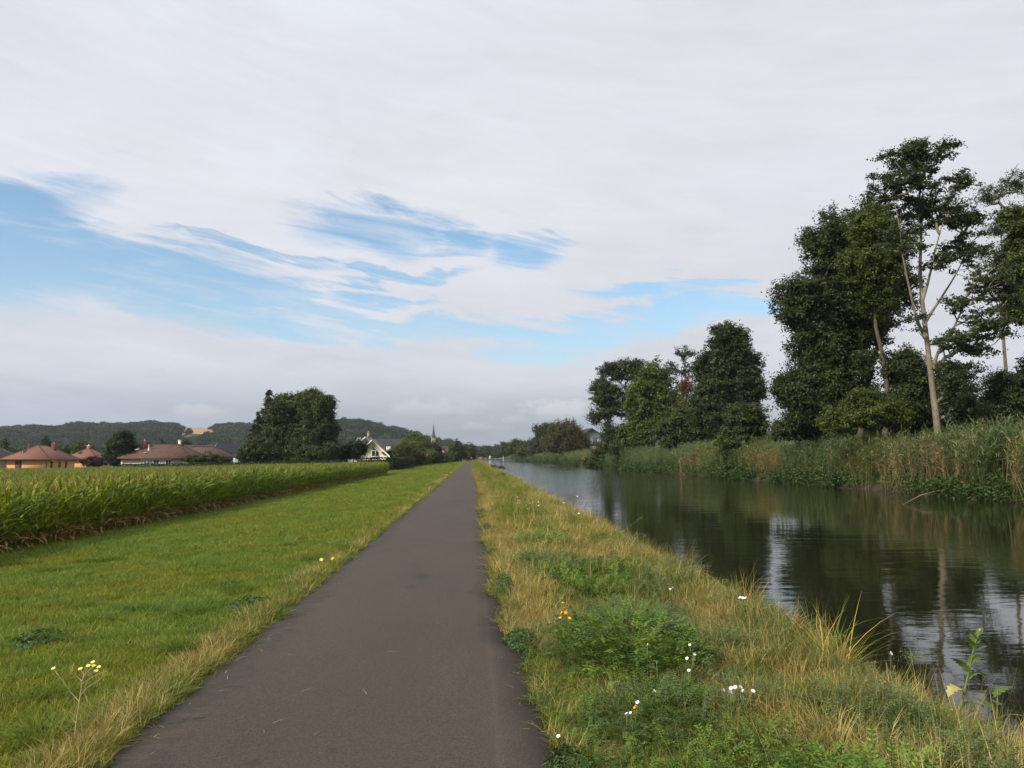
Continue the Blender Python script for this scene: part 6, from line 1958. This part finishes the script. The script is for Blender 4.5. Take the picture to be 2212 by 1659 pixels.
# hawkweed on the left of the path
def dl(cx_, cy_):
    return cx_ * 0.2692, 1213 + cy_ * 0.2692
b0 = G(160, 1612, 0.0)
b0[2] = float(gz(b0[0], b0[1]))
hw = tag(empty('hawkweed', b0), 'thin branching hawkweed with small lemon-yellow flowers at the lower left', 'flower')
def hp(cx_, cy_, dy=0.0):
    return P(*dl(cx_, cy_), b0[1] + dy) - b0
MB().tube([(0, 0, -0.03), hp(610, 1300), hp(640, 1110), hp(660, 960), hp(675, 900)], [0.0045, 0.004, 0.0035, 0.0028, 0.002], 6).build('stem', [M['straw_stem']], hw)
for pts in ([(612, 1300), (560, 1235), (510, 1185)], [(638, 1125), (560, 1040), (490, 940), (430, 862)], [(655, 985), (720, 940), (790, 900), (860, 880)],
            [(645, 1075), (700, 1010), (780, 960), (858, 900)], [(660, 960), (610, 920), (585, 850)], [(665, 940), (690, 880), (708, 840)], [(672, 920), (715, 870), (752, 838)],
            [(672, 925), (740, 905), (770, 880)], [(670, 905), (650, 870)], [(700, 885), (745, 850), (745, 810)], [(720, 900), (775, 870), (792, 850)]):
    MB().tube([hp(a, b_, 0.03 * math.sin(i * 2.0 + a)) for i, (a, b_) in enumerate(pts)], np.linspace(0.0022, 0.0012, len(pts)), 5).build('branch', [M['straw_stem']], hw)
for a, b_ in ((645, 860), (708, 836), (752, 834), (745, 806), (770, 877), (792, 846), (428, 857)):
    c = hp(a, b_, 0.02)
    V, T = petals(c, 0.0125, 11, (rng.normal(0, 0.2), -0.5, 1), 0.9, False)
    fo = MB().add(V, [T]).build('flower', [M['petal_lemon']], hw)
    MB().tube([c + np.array([0, 0, -0.012]), c], [0.003, 0.005], 6).build('calyx', [M['stem']], fo)

# sow-thistle standing against the water at the right
tb = np.array([3.26, 5.3, 0.0])
tb[2] = float(gz(tb[0], tb[1]))
ts = tag(empty('sow_thistle', tb), 'tall pale green sow-thistle standing against the water at the right', 'plant')
def tp(px, py, dy=0.0):
    return P(px, py, tb[1] + dy) - tb
stem = np.array([tp(2068, 1590), tp(2073, 1540), tp(2084, 1490), tp(2092, 1455), tp(2100, 1415), tp(2108, 1385), tp(2117, 1362)])
stem[0, 2] = min(stem[0, 2], -0.02)
MB().tube(stem, [0.008, 0.0075, 0.007, 0.006, 0.005, 0.004, 0.003], 6).build('stem', [M['stem']], ts)
def lobed_leaf(root, base, az, L, elev, bend, width, colr, name='leaf'):
    V, F, q = strips(np.array([base]), np.array([az]), np.array([L * 1.15]), np.array([elev]), np.array([bend]), np.array([width * 1.9]), 12, 'leaf', np.array([rng.normal(0, 0.25)]))
    V = V.reshape(13, 2, 3)
    mid = V.mean(1, keepdims=True)
    sc = np.where(np.arange(13) % 2 == 0, 1.0, 0.55)[:, None, None]
    V = (mid + (V - mid) * sc).reshape(-1, 3)
    o = link(name, make_mesh(name, V, [F], col_of(colr, len(V)), [M['weed']]), root)
    return o
for k, (f_, az_, L, e_, bd, w) in enumerate(((0.30, 3.3, 0.17, 75, 150, 0.05), (0.42, 0.2, 0.17, 50, 90, 0.045), (0.50, 3.0, 0.15, 70, 60, 0.055), (0.58, 0.0, 0.10, 60, 60, 0.05), (0.62, 2.7, 0.16, 60, 40, 0.06),
                                             (0.68, 5.6, 0.10, 55, 40, 0.05), (0.74, 3.6, 0.12, 65, 50, 0.05), (0.80, 0.6, 0.08, 60, 40, 0.045), (0.86, 2.6, 0.09, 70, 40, 0.04), (0.92, 0.3, 0.06, 65, 40, 0.03), (0.2, 0.4, 0.2, 30, 70, 0.05))):
    i_ = f_ * 6
    a = int(i_)
    b_ = stem[a] + (stem[min(a + 1, 6)] - stem[a]) * (i_ - a)
    lobed_leaf(ts, b_, az_ + rng.normal(0, 0.3), L, R(e_), R(bd), w, (0.42, 0.38, 0.14) if k == 0 else (0.125, 0.185, 0.04))
MB().tube([stem[6], stem[6] + np.array([0, 0, 0.012])], [0.007, 0.009], 6).build('seed_head', [M['straw_stem']], ts)
sb = np.array([3.34, 5.1, 0.0]); sb[2] = float(gz(sb[0], sb[1]))
s2 = tag(empty('young_thistle', sb), 'shorter leafy plant at the water edge right of the sow-thistle', 'plant')
MB().tube([(0, 0, -0.02), (0.01, 0, 0.25), (0.03, 0, 0.50)], [0.007, 0.006, 0.004], 6).build('stem', [M['stem']], s2)
for k in range(9):
    lobed_leaf(s2, np.array([0.005, 0, 0.08 + k * 0.047]), k * 2.4, 0.16, R(45), R(60), 0.055, (0.12, 0.19, 0.045))
# wispy umbellifer beside the campion
ub = np.array([3.22, 6.2, 0.0]); ub[2] = float(gz(ub[0], ub[1]))
u_ = tag(empty('umbellifer', ub), 'wispy green umbel leaning over the water left of the sow-thistle', 'plant')
tt_ = P(1975, 1420, 6.1) - ub
MB().tube([(0, 0, -0.02), tt_ * 0.5 + np.array([0.03, 0, 0.02]), tt_], [0.005, 0.004, 0.003], 5).build('stem', [M['stem']], u_)
mb = MB()
for k in range(16):
    d = rng.normal(size=3) * np.array([1, 1, 0.45]) + np.array([0, 0, 0.35])
    d *= 0.09 / np.linalg.norm(d)
    mb.tube([tt_, tt_ + d], [0.0018, 0.0012], 3)
mb.build('rays', [M['stem']], u_)
n_ = 130
V, F = quads(tt_ + rng.normal(0, 0.05, (n_, 3)) * np.array([1.3, 1, 0.6]) + np.array([0, 0, 0.02]), rng.normal(size=(n_, 3)) + np.array([0, 0, 1.0]), rng.uniform(0.012, 0.026, n_), 0.4)
link('foliage', make_mesh('foliage', V, [F], col_of((0.10, 0.14, 0.05), len(V)), [M['weed']]), u_)

# leafy shoots arching out over the water
def shoot(name, label, pts, n, leaf, pal, cat='plant'):
    pts = np.asarray(pts, float)
    b = pts[0].copy()
    root = tag(empty(name, b), label, cat)
    q_ = pts - b
    MB().tube(q_, np.linspace(0.008, 0.003, len(q_)), 5).build('stem', [M['twig']], root)
    t_ = rng.uniform(0.25, 1, n)
    L = np.linspace(0, 1, len(q_))
    c = np.stack([np.interp(t_, L, q_[:, a]) for a in range(3)], -1)
    V, F, k = strips(c, rng.uniform(0, 6.28, n), rng.uniform(*leaf, n), np.radians(rng.uniform(-10, 60, n)), np.radians(rng.uniform(30, 90, n)), rng.uniform(*leaf, n) * 0.42, 3, 'leaf')
    link('leaves', make_mesh('leaves', V, [F], np.repeat(pick(pal, n), k, 0), [M['weed']]), root)
OLW = [((0.12, 0.15, 0.035), 3), ((0.085, 0.115, 0.03), 2)]
def bank(y, x=3.3):
    return np.array([x, y, float(gz(x, y))])
shoot('bramble_shoot', 'leafy shoot arching up over the water, half way along the bank', [bank(14.4), P(1345, 1150, 14.6), P(1365, 1133, 14.8), P(1390, 1114, 15.2)], 46, (0.05, 0.09), OLW)
shoot('bramble_shoot', 'lower leafy shoot hanging over the water beside the arching one', [bank(14.0), P(1362, 1160, 14.3), P(1385, 1152, 14.6), P(1398, 1162, 14.8)], 34, (0.05, 0.09), OLW)
shoot('dock_stalk', 'thin dark stalk with seeds arching over the bright water', [bank(24.0), P(1218, 1084, 24.3), P(1235, 1074, 24.6), P(1251, 1070, 25)], 30, (0.03, 0.06), DK[:2])
shoot('dock_stalk', 'twiggy dark herb at the water edge near the small white flowers', [bank(21.0), P(1262, 1100, 21.2), P(1268, 1085, 21.3)], 40, (0.03, 0.06), DK[:2] + OLW)
bb = bank(107, 3.0)
grow_tree('bank_bush', 'small dark bush on the near bank far along the canal', 'shrub', bb, [((3.1, 107, 0.15), (0.9, 1.0, 0.5), 22), ((4.0, 107, 0.25), (0.9, 0.6, 0.25), 9)], (0.2, 0.4), 60, (0.08, 0.16), DK + OL[:1], 'twig', None, 0.03)
bb = bank(60, 2.3)
grow_tree('bank_bush', 'low green bush on the near bank, nearer than the dark one', 'shrub', bb, [((2.4, 60, 0.15), (0.5, 0.8, 0.35), 14)], (0.15, 0.3), 60, (0.06, 0.12), OL, 'twig', None, 0.02)
# fallen reed stems lying on the water of the far bank
for px, py, lab, d_ in ((1600, 1046, 'pale fallen reed stem lying at the foot of the far bank', 0), ):
    p0, p1 = P(3500 / 1.7938, 1915 / 1.7938, 36.5), P(3650 / 1.7938, 1898 / 1.7938, 38.5)
    p0[2] = WATER_Z + 0.02
    r_ = tag(empty('fallen_stem', p0), lab, 'stem')
    q_ = p1 - p0
    MB().tube([(0, 0, 0), q_ * 0.45 + np.array([0, 0, 0.12]), q_], [0.015, 0.02, 0.014], 5).build('stalk', [M['straw_stem']], r_)
    MB().tube([q_ * 0.45 + np.array([0, 0, 0.12]), q_ * 0.8 + np.array([0.1, 0, -0.05])], [0.012, 0.008], 4).build('side_stalk', [M['straw_stem']], r_)

for o in bpy.data.objects:
    if o.parent is not None and o.name.split('.')[0] in ('stems', 'leaves', 'blades', 'rays', 'foliage'):
        o['kind'] = 'stuff'

# ------------------------------------------------------------------ the air between here and the hills
HAZE_DENSITY = 0.00011
if HAZE_DENSITY > 0:
    m, t = new_mat('haze')
    pv = t.n('ShaderNodeVolumePrincipled')
    pv.inputs['Color'].default_value = (0.82, 0.88, 0.96, 1)
    pv.inputs['Density'].default_value = HAZE_DENSITY
    pv.inputs['Anisotropy'].default_value = 0.2
    o_ = t.n('ShaderNodeOutputMaterial')
    m.node_tree.links.new(pv.outputs[0], o_.inputs['Volume'])
    hz = MB().box((-3150, -550, -6.0), (3350, 3500, 150.0)).build('haze', [m])
    tag(hz, kind='stuff')
